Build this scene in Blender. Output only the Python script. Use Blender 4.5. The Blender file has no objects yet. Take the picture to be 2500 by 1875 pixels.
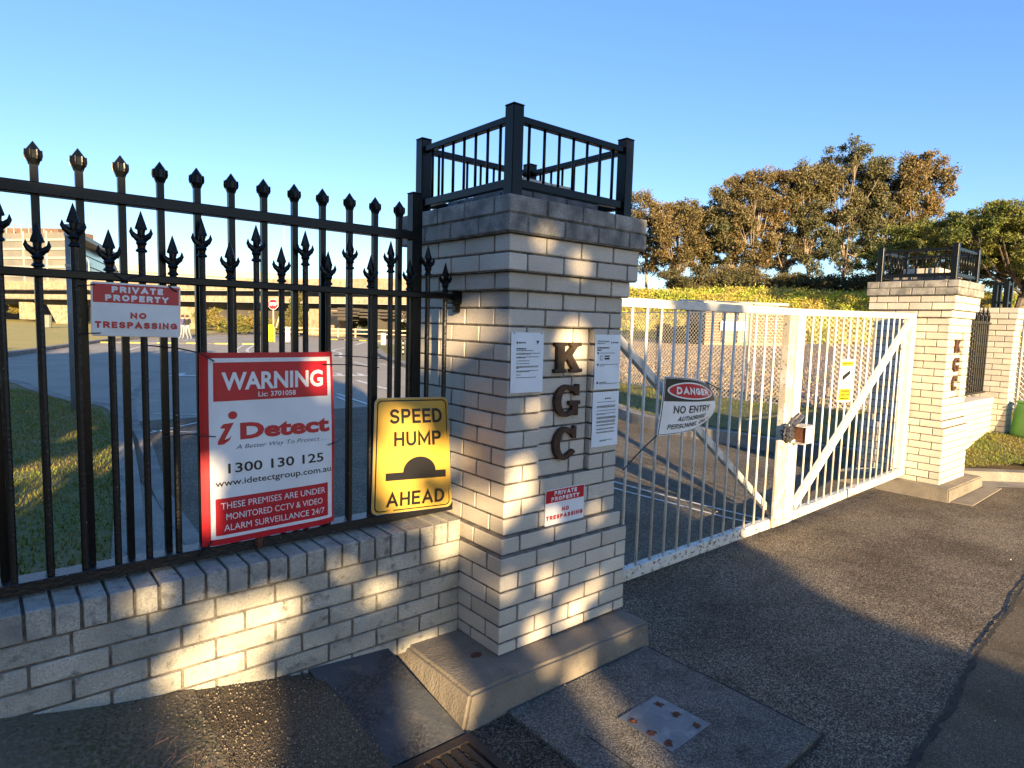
import bpy, bmesh, math, random
import numpy as np
from mathutils import Vector, Matrix
random.seed(7); rng = np.random.default_rng(7)
scn = bpy.context.scene
COL = scn.collection
R = math.radians

# ------------------------------------------------------------------ camera, sky, sun, exposure
F_PX = 1556.23                      # focal length in pixels of a 2500 px wide frame
CP = Vector((-1.93871, -2.35295, 1.56110))
CF = Vector((0.63867, 0.76366, -0.09444))
CR = Vector((0.76849, -0.63926, 0.02784))
CU = Vector((0.03911, 0.09035, 0.99514))
cd = bpy.data.cameras.new('camera'); cam = bpy.data.objects.new('camera', cd); COL.objects.link(cam)
cd.sensor_width = 36.0; cd.lens = 36.0 * F_PX / 2500.0; cd.clip_end = 3000; cd.clip_start = 0.05
m = Matrix((CR, CU, -CF)).transposed().to_4x4(); m.translation = CP
cam.matrix_world = m
scn.camera = cam

SUN_EL, SUN_TAN = 12.2, 0.2162
SUN_H = Vector((-0.3486, -0.9373, 0))      # horizontal direction towards the sun
w = bpy.data.worlds.new('World'); scn.world = w; w.use_nodes = True
nt = w.node_tree; bg = nt.nodes['Background']
sky = nt.nodes.new('ShaderNodeTexSky'); sky.sky_type = 'NISHITA'; sky.sun_disc = False
sky.sun_elevation = R(SUN_EL); sky.sun_rotation = math.atan2(SUN_H.x, SUN_H.y)
sky.air_density = 1.0; sky.dust_density = 0.5; sky.ozone_density = 2.8
hsv = nt.nodes.new('ShaderNodeHueSaturation'); hsv.inputs['Saturation'].default_value = 1.10; hsv.inputs['Hue'].default_value = 0.518
nt.links.new(sky.outputs[0], hsv.inputs['Color']); 
smx = nt.nodes.new('ShaderNodeMix'); smx.data_type = 'RGBA'; smx.inputs[0].default_value = 0.40; smx.inputs[7].default_value = (0.20, 0.82, 1.70, 1)
nt.links.new(hsv.outputs[0], smx.inputs[6]); nt.links.new(smx.outputs[2], bg.inputs[0]); bg.inputs[1].default_value = 0.105
sd = bpy.data.lights.new('sun', 'SUN'); sd.energy = 4.6; sd.angle = R(0.53); sd.color = (1.0, 0.72, 0.38)
sun = bpy.data.objects.new('sun', sd); COL.objects.link(sun)
sv = Vector((SUN_H.x, SUN_H.y, SUN_TAN)).normalized()
sun.rotation_euler = sv.to_track_quat('Z', 'Y').to_euler(); sun.location = (-10, -25, 12)
scn.view_settings.view_transform = 'Standard'; scn.view_settings.look = 'None'
scn.view_settings.gamma = 1.0; scn.view_settings.use_curve_mapping = False
scn.view_settings.exposure = 1.95
scn.render.engine = 'CYCLES'

# ------------------------------------------------------------------ placing helpers
def wpz(px, depth, z):
    """world point at this depth from the camera and height z, in the direction of image column px"""
    a = (px - 1250) / F_PX
    b = (CF.z + CR.z * a - (z - CP.z) / depth) / CU.z
    return CP + (CF + CR * a - CU * b) * depth
def wz(px, py, z):
    d = CF + CR * ((px - 1250) / F_PX) - CU * ((py - 937.5) / F_PX)
    return CP + d * ((z - CP.z) / d.z)
def wd(px, py, depth):
    return CP + (CF + CR * ((px - 1250) / F_PX) - CU * ((py - 937.5) / F_PX)) * depth

# ------------------------------------------------------------------ materials
def lnk(nt, a, b): nt.links.new(a, b)
def make_mat(name, col, rough=0.7, var=None, vscale=4.0, vdet=4.0, fine=None, fscale=120.0, bump=0.0, bscale=80.0,
             metal=0.0, rnd=0.0, spec=0.5, vlo=0.4, vhi=0.65, island=0.0, bdist=0.01, third=None, tscale=9.0, tlo=.55, thi=.7, transl=0.0):
    mt = bpy.data.materials.new(name); mt.use_nodes = True
    nt = mt.node_tree; N = nt.nodes; bs = N['Principled BSDF']
    bs.inputs['Roughness'].default_value = rough; bs.inputs['Metallic'].default_value = metal
    bs.inputs['Specular IOR Level'].default_value = spec
    geo = N.new('ShaderNodeNewGeometry'); pos = geo.outputs['Position']
    c4 = lambda c: (c[0], c[1], c[2], 1)
    rgb = N.new('ShaderNodeRGB'); rgb.outputs[0].default_value = c4(col); out = rgb.outputs[0]
    def mixin(out, colr, scale, lo, hi, det):
        nz = N.new('ShaderNodeTexNoise'); nz.inputs['Scale'].default_value = scale; nz.inputs['Detail'].default_value = det
        lnk(nt, pos, nz.inputs['Vector'])
        mr = N.new('ShaderNodeMapRange'); mr.inputs[1].default_value = lo; mr.inputs[2].default_value = hi
        lnk(nt, nz.outputs['Fac'], mr.inputs[0])
        mx = N.new('ShaderNodeMix'); mx.data_type = 'RGBA'
        lnk(nt, mr.outputs[0], mx.inputs[0]); lnk(nt, out, mx.inputs[6]); mx.inputs[7].default_value = c4(colr)
        return mx.outputs[2]
    if var: out = mixin(out, var, vscale, vlo, vhi, vdet)
    if third: out = mixin(out, third, tscale, tlo, thi, 6.0)
    if fine: out = mixin(out, fine, fscale, 0.42, 0.68, 2.0)
    if rnd or island:
        hs = N.new('ShaderNodeHueSaturation')
        if rnd:
            oi = N.new('ShaderNodeObjectInfo'); src = oi.outputs['Random']; amp = rnd
        else:
            src = geo.outputs['Random Per Island']; amp = island
        mr = N.new('ShaderNodeMapRange'); mr.inputs[3].default_value = 1 - amp; mr.inputs[4].default_value = 1 + amp
        lnk(nt, src, mr.inputs[0]); lnk(nt, mr.outputs[0], hs.inputs['Value']); lnk(nt, out, hs.inputs['Color']); out = hs.outputs[0]
    lnk(nt, out, bs.inputs['Base Color'])
    if bump:
        nz = N.new('ShaderNodeTexNoise'); nz.inputs['Scale'].default_value = bscale; nz.inputs['Detail'].default_value = 3
        lnk(nt, pos, nz.inputs['Vector'])
        bp = N.new('ShaderNodeBump'); bp.inputs['Strength'].default_value = bump; bp.inputs['Distance'].default_value = bdist
        lnk(nt, nz.outputs['Fac'], bp.inputs['Height']); lnk(nt, bp.outputs[0], bs.inputs['Normal'])
    if transl:
        tr = N.new('ShaderNodeBsdfTranslucent'); ms = N.new('ShaderNodeMixShader'); ms.inputs[0].default_value = transl
        lnk(nt, out, tr.inputs['Color']); lnk(nt, bs.outputs[0], ms.inputs[1]); lnk(nt, tr.outputs[0], ms.inputs[2])
        lnk(nt, ms.outputs[0], N['Material Output'].inputs['Surface'])
    return mt

def asphalt_mat(name, dark, light, scale=95.0, lightfrac=0.75, bump=0.9, patch=None, tint=None):
    mt = bpy.data.materials.new(name); mt.use_nodes = True
    nt = mt.node_tree; N = nt.nodes; bs = N['Principled BSDF']; bs.inputs['Roughness'].default_value = 0.8
    bs.inputs['Specular IOR Level'].default_value = 0.12
    geo = N.new('ShaderNodeNewGeometry')
    vo = N.new('ShaderNodeTexVoronoi'); vo.inputs['Scale'].default_value = scale; lnk(nt, geo.outputs['Position'], vo.inputs['Vector'])
    cr = N.new('ShaderNodeValToRGB'); cr.color_ramp.elements[0].position = 0.1; cr.color_ramp.elements[0].color = (*dark, 1)
    cr.color_ramp.elements[1].position = 1.0; cr.color_ramp.elements[1].color = (*light, 1)
    e = cr.color_ramp.elements.new(lightfrac); e.color = tuple(d * .6 + l * .4 for d, l in zip(dark, light)) + (1,)
    sep = N.new('ShaderNodeSeparateColor'); lnk(nt, vo.outputs['Color'], sep.inputs[0]); lnk(nt, sep.outputs[0], cr.inputs[0])
    out = cr.outputs[0]
    # binder between the stones
    mr0 = N.new('ShaderNodeMapRange'); mr0.inputs[1].default_value = .35; mr0.inputs[2].default_value = .75; mr0.inputs[4].default_value = 0.75
    lnk(nt, vo.outputs['Distance'], mr0.inputs[0])
    mx = N.new('ShaderNodeMix'); mx.data_type = 'RGBA'; lnk(nt, mr0.outputs[0], mx.inputs[0]); lnk(nt, out, mx.inputs[6])
    mx.inputs[7].default_value = tuple(d * .5 for d in dark) + (1,); out = mx.outputs[2]
    for sc, lo, hi, col in ((patch or [])):
        nz = N.new('ShaderNodeTexNoise'); nz.inputs['Scale'].default_value = sc; nz.inputs['Detail'].default_value = 5
        lnk(nt, geo.outputs['Position'], nz.inputs['Vector'])
        mr = N.new('ShaderNodeMapRange'); mr.inputs[1].default_value = lo; mr.inputs[2].default_value = hi; lnk(nt, nz.outputs['Fac'], mr.inputs[0])
        mx = N.new('ShaderNodeMix'); mx.data_type = 'RGBA'; mx.blend_type = 'MULTIPLY'; lnk(nt, mr.outputs[0], mx.inputs[0])
        lnk(nt, out, mx.inputs[6]); mx.inputs[7].default_value = (*col, 1); out = mx.outputs[2]
    lnk(nt, out, bs.inputs['Base Color'])
    bp = N.new('ShaderNodeBump'); bp.invert = True; bp.inputs['Strength'].default_value = bump; bp.inputs['Distance'].default_value = 0.022
    lnk(nt, vo.outputs['Distance'], bp.inputs['Height']); lnk(nt, bp.outputs[0], bs.inputs['Normal'])
    return mt

M_ = {}
M_['brick'] = make_mat('brick_cream', (.57, .52, .445), .87, var=(.45, .41, .355), vscale=5, vlo=.42, vhi=.75, vdet=7, fine=(.46, .42, .36), fscale=130, bump=.6, bscale=150, rnd=.13, third=(.61, .56, .48), tscale=2.2, bdist=.004)
M_['brick_wall'] = make_mat('brick_grey_cream', (.48, .46, .40), .9, var=(.28, .28, .25), vscale=6, vlo=.40, vhi=.68, vdet=7, fine=(.35, .34, .30), fscale=110, bump=1.0, bscale=120, rnd=.12, third=(.14, .14, .125), tscale=17, tlo=.56, thi=.70, bdist=.008)
M_['brick_soot'] = make_mat('brick_sooty_shade', (.36, .345, .315), .9, var=(.11, .11, .11), vscale=10, vlo=.40, vhi=.66, fine=(.17, .165, .155), fscale=150, bump=.6, bscale=170, rnd=.15, bdist=.005)  # sooty cap brick; also paints the shade on the inner block
M_['brick_cope'] = make_mat('brick_coping', (.42, .405, .355), .9, var=(.20, .20, .19), vscale=8, vlo=.42, vhi=.68, fine=(.27, .26, .235), fscale=140, bump=.7, bscale=140, rnd=.12, third=(.15, .15, .14), tscale=22, tlo=.55, thi=.7, bdist=.006)
M_['mortar'] = make_mat('mortar_grey', (.20, .18, .15), .95, var=(.08, .075, .07), vscale=20, bump=.6, bscale=200)
M_['concrete'] = make_mat('concrete_plinth', (.21, .18, .14), .9, var=(.11, .095, .078), vscale=5, vlo=.4, vhi=.7, fine=(.20, .18, .15), fscale=130, bump=.7, bscale=90, third=(.09, .085, .08), tscale=30, tlo=.64, thi=.72, bdist=.008)
M_['kerb'] = make_mat('concrete_kerb', (.27, .25, .215), .9, var=(.14, .13, .12), vscale=3, fine=(.16, .15, .13), fscale=60, bump=.5, bscale=60)
M_['black'] = make_mat('black_powder_coat', (.004, .005, .006), .28, var=(.007, .008, .009), vscale=30, spec=.22, bump=.05, bscale=60)
M_['black_worn'] = make_mat('black_paint_worn', (.006, .006, .007), .36, var=(.03, .022, .016), vscale=22, vlo=.62, vhi=.75, third=(.25, .22, .18), tscale=60, tlo=.70, thi=.75, bump=.3, bscale=90)
M_['white_gate'] = make_mat('white_gate_paint', (.60, .59, .55), .5, var=(.46, .44, .39), vscale=14, vlo=.5, vhi=.75, third=(.16, .12, .09), tscale=55, tlo=.655, thi=.70, bump=.2, bscale=60)
M_['white_gate_flaky'] = make_mat('white_gate_paint_flaky', (.58, .57, .53), .55, var=(.42, .40, .35), vscale=20, vlo=.5, vhi=.72, third=(.10, .085, .075), tscale=42, tlo=.585, thi=.62, bump=.4, bscale=60)
M_['bar_bare'] = make_mat('worn_galvanised', (.42, .40, .37), .45, var=(.66, .64, .6), vscale=9, vlo=.4, vhi=.7, third=(.30, .17, .09), tscale=25, tlo=.66, thi=.73, metal=.1)
M_['red'] = make_mat('sign_red', (.52, .008, .022), .35, spec=.5, var=(.46, .008, .02), vscale=12)
M_['white'] = make_mat('sign_white', (.78, .80, .82), .35, var=(.70, .72, .74), vscale=6)
M_['dirty_white'] = make_mat('sign_white_dirty', (.80, .80, .79), .4, var=(.70, .70, .69), vscale=9, fine=(.72, .72, .71), fscale=300)
M_['yellow'] = make_mat('sign_yellow', (.56, .35, .055), .42, var=(.46, .30, .06), vscale=8, vlo=.45, vhi=.75, third=(.42, .30, .09), tscale=40, tlo=.68, thi=.74)
M_['ink'] = make_mat('sign_black', (.010, .010, .012), .4)
M_['navy'] = make_mat('sign_navy', (.02, .04, .09), .4)
M_['paper'] = make_mat('laminated_paper', (.74, .79, .84), .3, var=(.68, .73, .78), vscale=8)
M_['sign_edge'] = make_mat('aluminium_edge', (.45, .44, .42), .4, metal=.6)
M_['asphalt'] = asphalt_mat('asphalt', (.105, .090, .073), (.66, .56, .43), 130, .64, .9, patch=[(.9, .46, .62, (.66, .65, .66)), (4, .5, .7, (.78, .76, .74)), (.35, .5, .6, (.8, .8, .82))])
M_['road'] = make_mat('road_asphalt', (.27, .25, .215), .85, var=(.20, .19, .165), vscale=.6, fine=(.36, .33, .28), fscale=60, bump=1.0, bscale=70, bdist=.02, third=(.33, .30, .25), tscale=2.3)
M_['agg'] = asphalt_mat('exposed_aggregate', (.17, .16, .145), (.46, .43, .38), 150, .6, .8, patch=[(2.5, .45, .7, (.55, .55, .56)), (9, .5, .75, (.65, .64, .62))])
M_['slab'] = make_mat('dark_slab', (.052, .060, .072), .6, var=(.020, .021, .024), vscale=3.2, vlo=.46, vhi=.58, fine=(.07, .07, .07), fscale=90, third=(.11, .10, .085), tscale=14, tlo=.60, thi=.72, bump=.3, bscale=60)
M_['drive_in'] = asphalt_mat('inner_asphalt', (.13, .115, .092), (.50, .43, .33), 110, .65, .9, patch=[(.9, .46, .62, (.7, .7, .7))])
M_['footpath'] = asphalt_mat('old_bitumen_path', (.105, .088, .066), (.25, .21, .16), 170, .75, .5, patch=[(2, .45, .7, (.6, .57, .55))])
M_['crackmat'] = make_mat('crack_dirt', (.015, .014, .013), .95, var=(.03, .028, .024), vscale=30)
M_['mulch'] = make_mat('dirt_leaf_litter', (.135, .108, .074), .95, var=(.058, .058, .022), vscale=2.2, vlo=.42, vhi=.6, vdet=6, fine=(.17, .14, .10), fscale=75, bump=.7, bscale=60, bdist=.02)
M_['twig'] = make_mat('dry_twig', (.20, .12, .09), .9, island=.4)
M_['litter'] = make_mat('leaf_litter', (.065, .052, .034), .9, island=.6)
M_['zinc'] = make_mat('galvanised_plate', (.20, .22, .24), .55, var=(.14, .16, .18), vscale=9, metal=.5, third=(.28, .29, .30), tscale=14)
M_['rust'] = make_mat('rust', (.12, .045, .025), .9, var=(.06, .025, .015), vscale=40, bump=.5, bscale=100)
M_['iron'] = make_mat('cast_iron_grate', (.030, .025, .023), .7, var=(.045, .032, .027), vscale=18, metal=.1, bump=.4, bscale=90)
M_['hole'] = make_mat('grate_pit', (.006, .006, .006), .9)
M_['bronze'] = make_mat('letter_bronze', (.030, .021, .015), .55, var=(.055, .036, .024), vscale=25, bump=.3, bscale=60, spec=.25)
M_['rustbrown'] = make_mat('letter_rust_brown', (.060, .030, .019), .65, var=(.085, .048, .03), vscale=30, spec=.2, bump=.3, bscale=60)
M_['tie'] = make_mat('cable_tie', (.01, .01, .01), .4)
M_['plastic_wrap'] = make_mat('black_plastic_wrap', (.02, .02, .024), .18, var=(.06, .06, .07), vscale=40, spec=.8)
M_['roadpaint'] = make_mat('road_paint', (.62, .61, .57), .7, var=(.42, .41, .39), vscale=9, vlo=.45, vhi=.7, third=(.12, .12, .12), tscale=40, tlo=.62, thi=.7)
M_['grass'] = make_mat('grass_blades', (.13, .17, .022), .7, var=(.22, .17, .04), vscale=1.4, vlo=.4, vhi=.65, island=.45, transl=.25)
M_['lawn'] = make_mat('lawn_ground', (.11, .13, .028), .95, var=(.22, .165, .06), vscale=1.2, vlo=.42, vhi=.62, fine=(.10, .10, .04), fscale=50, bump=1, bscale=40, bdist=.03)
M_['gravel'] = make_mat('brown_gravel', (.25, .175, .11), .95, var=(.19, .13, .08), vscale=.5, fine=(.30, .23, .16), fscale=22, bump=.8, bscale=18, bdist=.06)
M_['dryground'] = make_mat('dry_ground', (.17, .135, .075), .95, var=(.12, .12, .045), vscale=.06, fine=(.2, .16, .1), fscale=3, bump=.5, bscale=4)
M_['scrub_g'] = make_mat('scrub_ground', (.22, .19, .04), .95, var=(.28, .20, .06), vscale=.25, fine=(.05, .06, .015), fscale=2, bump=1, bscale=2, bdist=.3)
M_['scrub'] = make_mat('scrub_leaves', (.33, .38, .05), .8, var=(.42, .34, .08), vscale=.35, vlo=.42, vhi=.6, island=.5, transl=.25)
M_['euc'] = make_mat('gum_leaves', (.125, .105, .040), .6, var=(.070, .075, .028), vscale=.12, vlo=.42, vhi=.6, island=.5, transl=.15)
M_['euc2'] = make_mat('gum_leaves_rusty', (.165, .115, .040), .6, var=(.10, .08, .028), vscale=.15, vlo=.42, vhi=.6, island=.5, transl=.15)
M_['acacia'] = make_mat('acacia_leaves', (.075, .10, .015), .7, var=(.15, .15, .022), vscale=.4, vlo=.42, vhi=.6, island=.45, transl=.2)
M_['bush'] = make_mat('bush_leaves', (.13, .14, .03), .8, var=(.24, .18, .045), vscale=.5, island=.5, transl=.2)
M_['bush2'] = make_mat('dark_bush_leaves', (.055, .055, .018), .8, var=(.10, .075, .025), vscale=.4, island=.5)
M_['conifer'] = make_mat('conifer_leaves', (.07, .075, .02), .8, var=(.14, .11, .03), vscale=.6, island=.5)
M_['bark'] = make_mat('gum_bark', (.34, .27, .20), .8, var=(.12, .09, .07), vscale=1.2, bump=.4, bscale=10)
M_['darkbark'] = make_mat('dark_bark', (.07, .055, .045), .9, var=(.12, .1, .08), vscale=4)
M_['bridge'] = make_mat('bridge_concrete', (.38, .315, .225), .9, var=(.30, .245, .165), vscale=.3, fine=(.24, .19, .125), fscale=2.5)
M_['bridge_dark_shade'] = make_mat('bridge_girder_shade', (.075, .065, .055), .9, var=(.045, .04, .035), vscale=.4)  # dark tone also puts the shade under the deck into the colour
M_['whitewall'] = make_mat('white_cladding', (.33, .32, .295), .6, var=(.29, .285, .26), vscale=.05)
M_['greyclad'] = make_mat('louvre_cladding', (.20, .19, .165), .6, var=(.155, .15, .135), vscale=.2)
M_['darkglass'] = make_mat('dark_glazing', (.035, .05, .07), .2, var=(.10, .13, .16), vscale=.15)
M_['brickshed'] = make_mat('red_brick_shed', (.17, .105, .07), .9, var=(.12, .08, .055), vscale=1)
M_['shutter'] = make_mat('green_grey_shutter', (.17, .18, .15), .6, var=(.14, .15, .13), vscale=2)
M_['galv'] = make_mat('galvanised_post', (.40, .40, .38), .5, var=(.30, .30, .28), vscale=3, metal=.3)
M_['greypole'] = make_mat('grey_pole', (.16, .19, .21), .5, var=(.12, .14, .16), vscale=5)
M_['stile_worn'] = make_mat('worn_cream_steel', (.42, .38, .29), .55, var=(.55, .53, .47), vscale=6, vlo=.45, vhi=.65, third=(.13, .09, .06), tscale=38, tlo=.60, thi=.66, bump=.3, bscale=60)
M_['wire'] = make_mat('chain_wire', (.75, .70, .60), .6)
M_['yel'] = make_mat('safety_yellow', (.62, .50, .01), .5)
M_['cream'] = make_mat('cream_paint', (.42, .37, .27), .6, var=(.34, .29, .2), vscale=3)
M_['green_bin'] = make_mat('green_bin_plastic', (.13, .36, .07), .45, var=(.11, .32, .06), vscale=4)
M_['skin'] = make_mat('skin', (.48, .28, .2), .6)
M_['denim'] = make_mat('pale_denim', (.24, .28, .34), .9, var=(.18, .22, .27), vscale=8)
M_['blacktop'] = make_mat('black_cloth', (.02, .02, .025), .9)
M_['bluetop'] = make_mat('blue_cloth', (.06, .06, .17), .9)
M_['hair'] = make_mat('brown_hair', (.05, .03, .02), .7)

# ------------------------------------------------------------------ mesh helpers
class MB:
    def __init__(s): s.v = []; s.f = []; s.m = []; s.mi = 0
    def add(s, vs, fs):
        o = len(s.v); s.v += [tuple(v) for v in vs]; s.f += [tuple(i + o for i in f) for f in fs]; s.m += [s.mi] * len(fs); return s
    def box(s, a, b):
        (x0, y0, z0), (x1, y1, z1) = a, b
        vs = [(x0, y0, z0), (x1, y0, z0), (x1, y1, z0), (x0, y1, z0), (x0, y0, z1), (x1, y0, z1), (x1, y1, z1), (x0, y1, z1)]
        return s.add(vs, [(0, 3, 2, 1), (4, 5, 6, 7), (0, 1, 5, 4), (1, 2, 6, 5), (2, 3, 7, 6), (3, 0, 4, 7)])
    def obox(s, c, ax, ay, az):
        c = Vector(c); ax = Vector(ax); ay = Vector(ay); az = Vector(az)
        vs = [c + i * ax + j * ay + k * az for k in (-.5, .5) for j in (-.5, .5) for i in (-.5, .5)]
        return s.add(vs, [(0, 2, 3, 1), (4, 5, 7, 6), (0, 1, 5, 4), (1, 3, 7, 5), (3, 2, 6, 7), (2, 0, 4, 6)])
    def bar(s, p, q, wd_, ht, up=(0, 0, 1)):
        p = Vector(p); q = Vector(q); d = q - p; u = Vector(up); sx = d.cross(u).normalized() * wd_; uz = sx.cross(d).normalized() * ht
        return s.obox((p + q) / 2, d, sx, uz)
    def tube(s, pts, r, n=8, cap=True):
        pts = [Vector(p) for p in pts]; rs = r if isinstance(r, (list, tuple)) else [r] * len(pts)
        base = len(s.v); prev = None
        for i, p in enumerate(pts):
            d = (pts[min(i + 1, len(pts) - 1)] - pts[max(i - 1, 0)]).normalized()
            if prev is None:
                a = d.cross(Vector((0, 0, 1)));
                if a.length < .05: a = d.cross(Vector((1, 0, 0)))
            else: a = prev - d * prev.dot(d)
            a.normalize(); prev = a; b = d.cross(a)
            for k in range(n):
                t = 2 * math.pi * k / n; s.v.append(tuple(p + (a * math.cos(t) + b * math.sin(t)) * rs[i]))
        for i in range(len(pts) - 1):
            for k in range(n):
                a0 = base + i * n + k; a1 = base + i * n + (k + 1) % n
                s.f.append((a0, a1, a1 + n, a0 + n)); s.m.append(s.mi)
        if cap:
            s.f.append(tuple(base + k for k in range(n))[::-1]); s.m.append(s.mi)
            s.f.append(tuple(base + (len(pts) - 1) * n + k for k in range(n))); s.m.append(s.mi)
        return s
    def lathe(s, c, prof, n=8, rot=0.0, sx=1, sy=1):
        base = len(s.v)
        for (r, z) in prof:
            for k in range(n):
                t = 2 * math.pi * k / n + rot; s.v.append((c[0] + r * sx * math.cos(t), c[1] + r * sy * math.sin(t), c[2] + z))
        for i in range(len(prof) - 1):
            for k in range(n):
                a0 = base + i * n + k; a1 = base + i * n + (k + 1) % n
                s.f.append((a0, a1, a1 + n, a0 + n)); s.m.append(s.mi)
        s.f.append(tuple(base + k for k in range(n))[::-1]); s.m.append(s.mi)
        s.f.append(tuple(base + (len(prof) - 1) * n + k for k in range(n))); s.m.append(s.mi)
        return s
    def prism(s, poly, o, ux, uz, n):
        """poly of (a,b) extruded: o + a*ux + b*uz, thickness vector n"""
        o = Vector(o); ux = Vector(ux); uz = Vector(uz); n = Vector(n); k = len(poly)
        vs = [o + ux * a + uz * b for a, b in poly]; vs += [v + n for v in vs]
        fs = [tuple(range(k)), tuple(range(2 * k - 1, k - 1, -1))] + [(i, i + k, (i + 1) % k + k, (i + 1) % k) for i in range(k)]
        return s.add(vs, fs)
    def quad(s, a, b, c, d): return s.add([a, b, c, d], [(0, 1, 2, 3)])
    def build(s, name, mat, parent=None, smooth=False):
        me = bpy.data.meshes.new(name); me.from_pydata(s.v, [], s.f)
        mats = mat if isinstance(mat, (list, tuple)) else [mat]
        for x in mats: me.materials.append(x)
        if len(mats) > 1: me.polygons.foreach_set('material_index', s.m)
        if smooth: me.polygons.foreach_set('use_smooth', [True] * len(me.polygons))
        me.update()
        return mkobj(name, me, parent)
def mkobj(name, me, parent=None, loc=None):
    o = bpy.data.objects.new(name, me); COL.objects.link(o)
    if parent is not None:
        o.parent = parent
        o.matrix_parent_inverse = Matrix.Translation(-parent.location) if parent.type == 'EMPTY' and parent.rotation_euler.z == 0 else parent.matrix_world.inverted()
    if loc is not None: o.location = loc
    return o
def thing(name, label, cat, loc=(0, 0, 0), group=None):
    o = bpy.data.objects.new(name, None); COL.objects.link(o); o.location = loc; o.empty_display_size = .2
    o['label'] = label; o['category'] = cat
    if group: o['group'] = group
    return o
def tag(o, label, cat, group=None):
    o['label'] = label; o['category'] = cat
    if group: o['group'] = group
    return o
def struct(o): o['kind'] = 'structure'; return o
def stuff(o, label=None, cat=None):
    o['kind'] = 'stuff'
    if label: o['label'] = label; o['category'] = cat
    return o
def bevel_mesh(me, wdt=.003, seg=1):
    bm = bmesh.new(); bm.from_mesh(me); bmesh.ops.bevel(bm, geom=bm.edges[:], offset=wdt, segments=seg, affect='EDGES', profile=.6); bm.to_mesh(me); bm.free(); return me

def fast_mesh(name, verts, nper, mat, parent=None):
    """verts (N*nper,3); nper 3 or 4: loose faces"""
    n = len(verts) // nper; me = bpy.data.meshes.new(name)
    me.vertices.add(n * nper); me.vertices.foreach_set('co', np.asarray(verts, dtype=np.float32).ravel())
    me.loops.add(n * nper); me.loops.foreach_set('vertex_index', np.arange(n * nper, dtype=np.int32))
    me.polygons.add(n); me.polygons.foreach_set('loop_start', np.arange(0, n * nper, nper, dtype=np.int32))
    me.polygons.foreach_set('loop_total', np.full(n, nper, dtype=np.int32))
    me.materials.append(mat); me.update(calc_edges=True); me.validate()
    return mkobj(name, me, parent)
def leaf_quads(P, L, W_, droop=0.0):
    n = len(P)
    d = rng.normal(size=(n, 3)); d[:, 2] -= droop; d /= np.linalg.norm(d, axis=1)[:, None]
    e = rng.normal(size=(n, 3)); e -= (e * d).sum(1)[:, None] * d; e /= np.linalg.norm(e, axis=1)[:, None]
    l = (L * rng.uniform(.6, 1.3, n))[:, None]; wv = (W_ * rng.uniform(.6, 1.3, n))[:, None]
    V = np.stack([P - d * l / 2, P + e * wv / 2, P + d * l / 2, P - e * wv / 2], 1)
    return V.reshape(-1, 3)
def blob_points(n, c, r, shell=.45):
    d = rng.normal(size=(n, 3)); d /= np.linalg.norm(d, axis=1)[:, None]
    rr = (rng.uniform(shell ** 3, 1, n)) ** (1 / 3) * rng.uniform(.62, 1.22, n)
    return np.array(c) + d * rr[:, None] * np.array(r)

# ------------------------------------------------------------------ ground
def smooth(a, b, x):
    t = min(1, max(0, (x - a) / (b - a))); return t * t * (3 - 2 * t)
def gz(x, y):
    fy = 1 - smooth(4, 12, y)
    z = -.2 - .02 * min(max(x - .8, 0), 6.5) * fy
    if y < .5:
        s = min(max((-.80 - x) / 1.15, 0), 1.6)
        top = -.035 + .225 * s
        k = smooth(-.95, .30, y) if x < -.8 else 0
        kk = smooth(-2.6, .30, y)
        z2 = -.2 + (top + .2) * (.55 * kk + .45 * k)
        if x < -.8: z = z2
    return z
def grid(name, xs, ys, mat, zf, off=0.0, parent=None):
    vs = [(x, y, zf(x, y) + off) for y in ys for x in xs]; nx = len(xs)
    fs = [(j * nx + i, j * nx + i + 1, (j + 1) * nx + i + 1, (j + 1) * nx + i) for j in range(len(ys) - 1) for i in range(nx - 1)]
    mb = MB(); mb.v = vs; mb.f = fs; mb.m = [0] * len(fs)
    return mb.build(name, mat, parent, smooth=True)
def frange(a, b, st):
    n = int(round((b - a) / st)); return [a + (b - a) * i / n for i in range(n + 1)]
def sheet(name, poly, z, mat, parent=None):
    mb = MB(); mb.add([(p[0], p[1], z if len(p) < 3 else p[2]) for p in poly], [tuple(range(len(poly)))]); return mb.build(name, mat, parent)

MBg = MB(); MBg.add([(-700, -400, -.62), (1100, -400, -.62), (1100, 1400, -.62), (-700, 1400, -.62)], [(0, 1, 2, 3)])
struct(MBg.build('ground', M_['dryground']))
struct(grid('driveway', frange(-.775, 1.5, .1) + frange(1.7, 12, .25), frange(-8, .5, .1) + [.62], M_['asphalt'], gz, -.012))
struct(grid('road', frange(-60, -8, 4) + frange(-7, 14, 1) + frange(18, 120, 6), frange(.621, 12, .7) + frange(16, 78, 4), M_['road'], lambda x, y: gz(x, y) - 0, -.008))
# dirt and leaf litter bank left of the apron, and the rough bitumen between it and the slab
struct(grid('dirt_bank', frange(-8, -1.34, .1), frange(-6, .31, .07), M_['mulch'], lambda x, y: gz(x, y) + .010 * math.sin(7 * x + 3 * y) * math.cos(9 * y)))
struct(grid('bitumen_strip', frange(-1.34, -.775, .05), frange(-6, .31, .07), M_['footpath'], gz))
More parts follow.
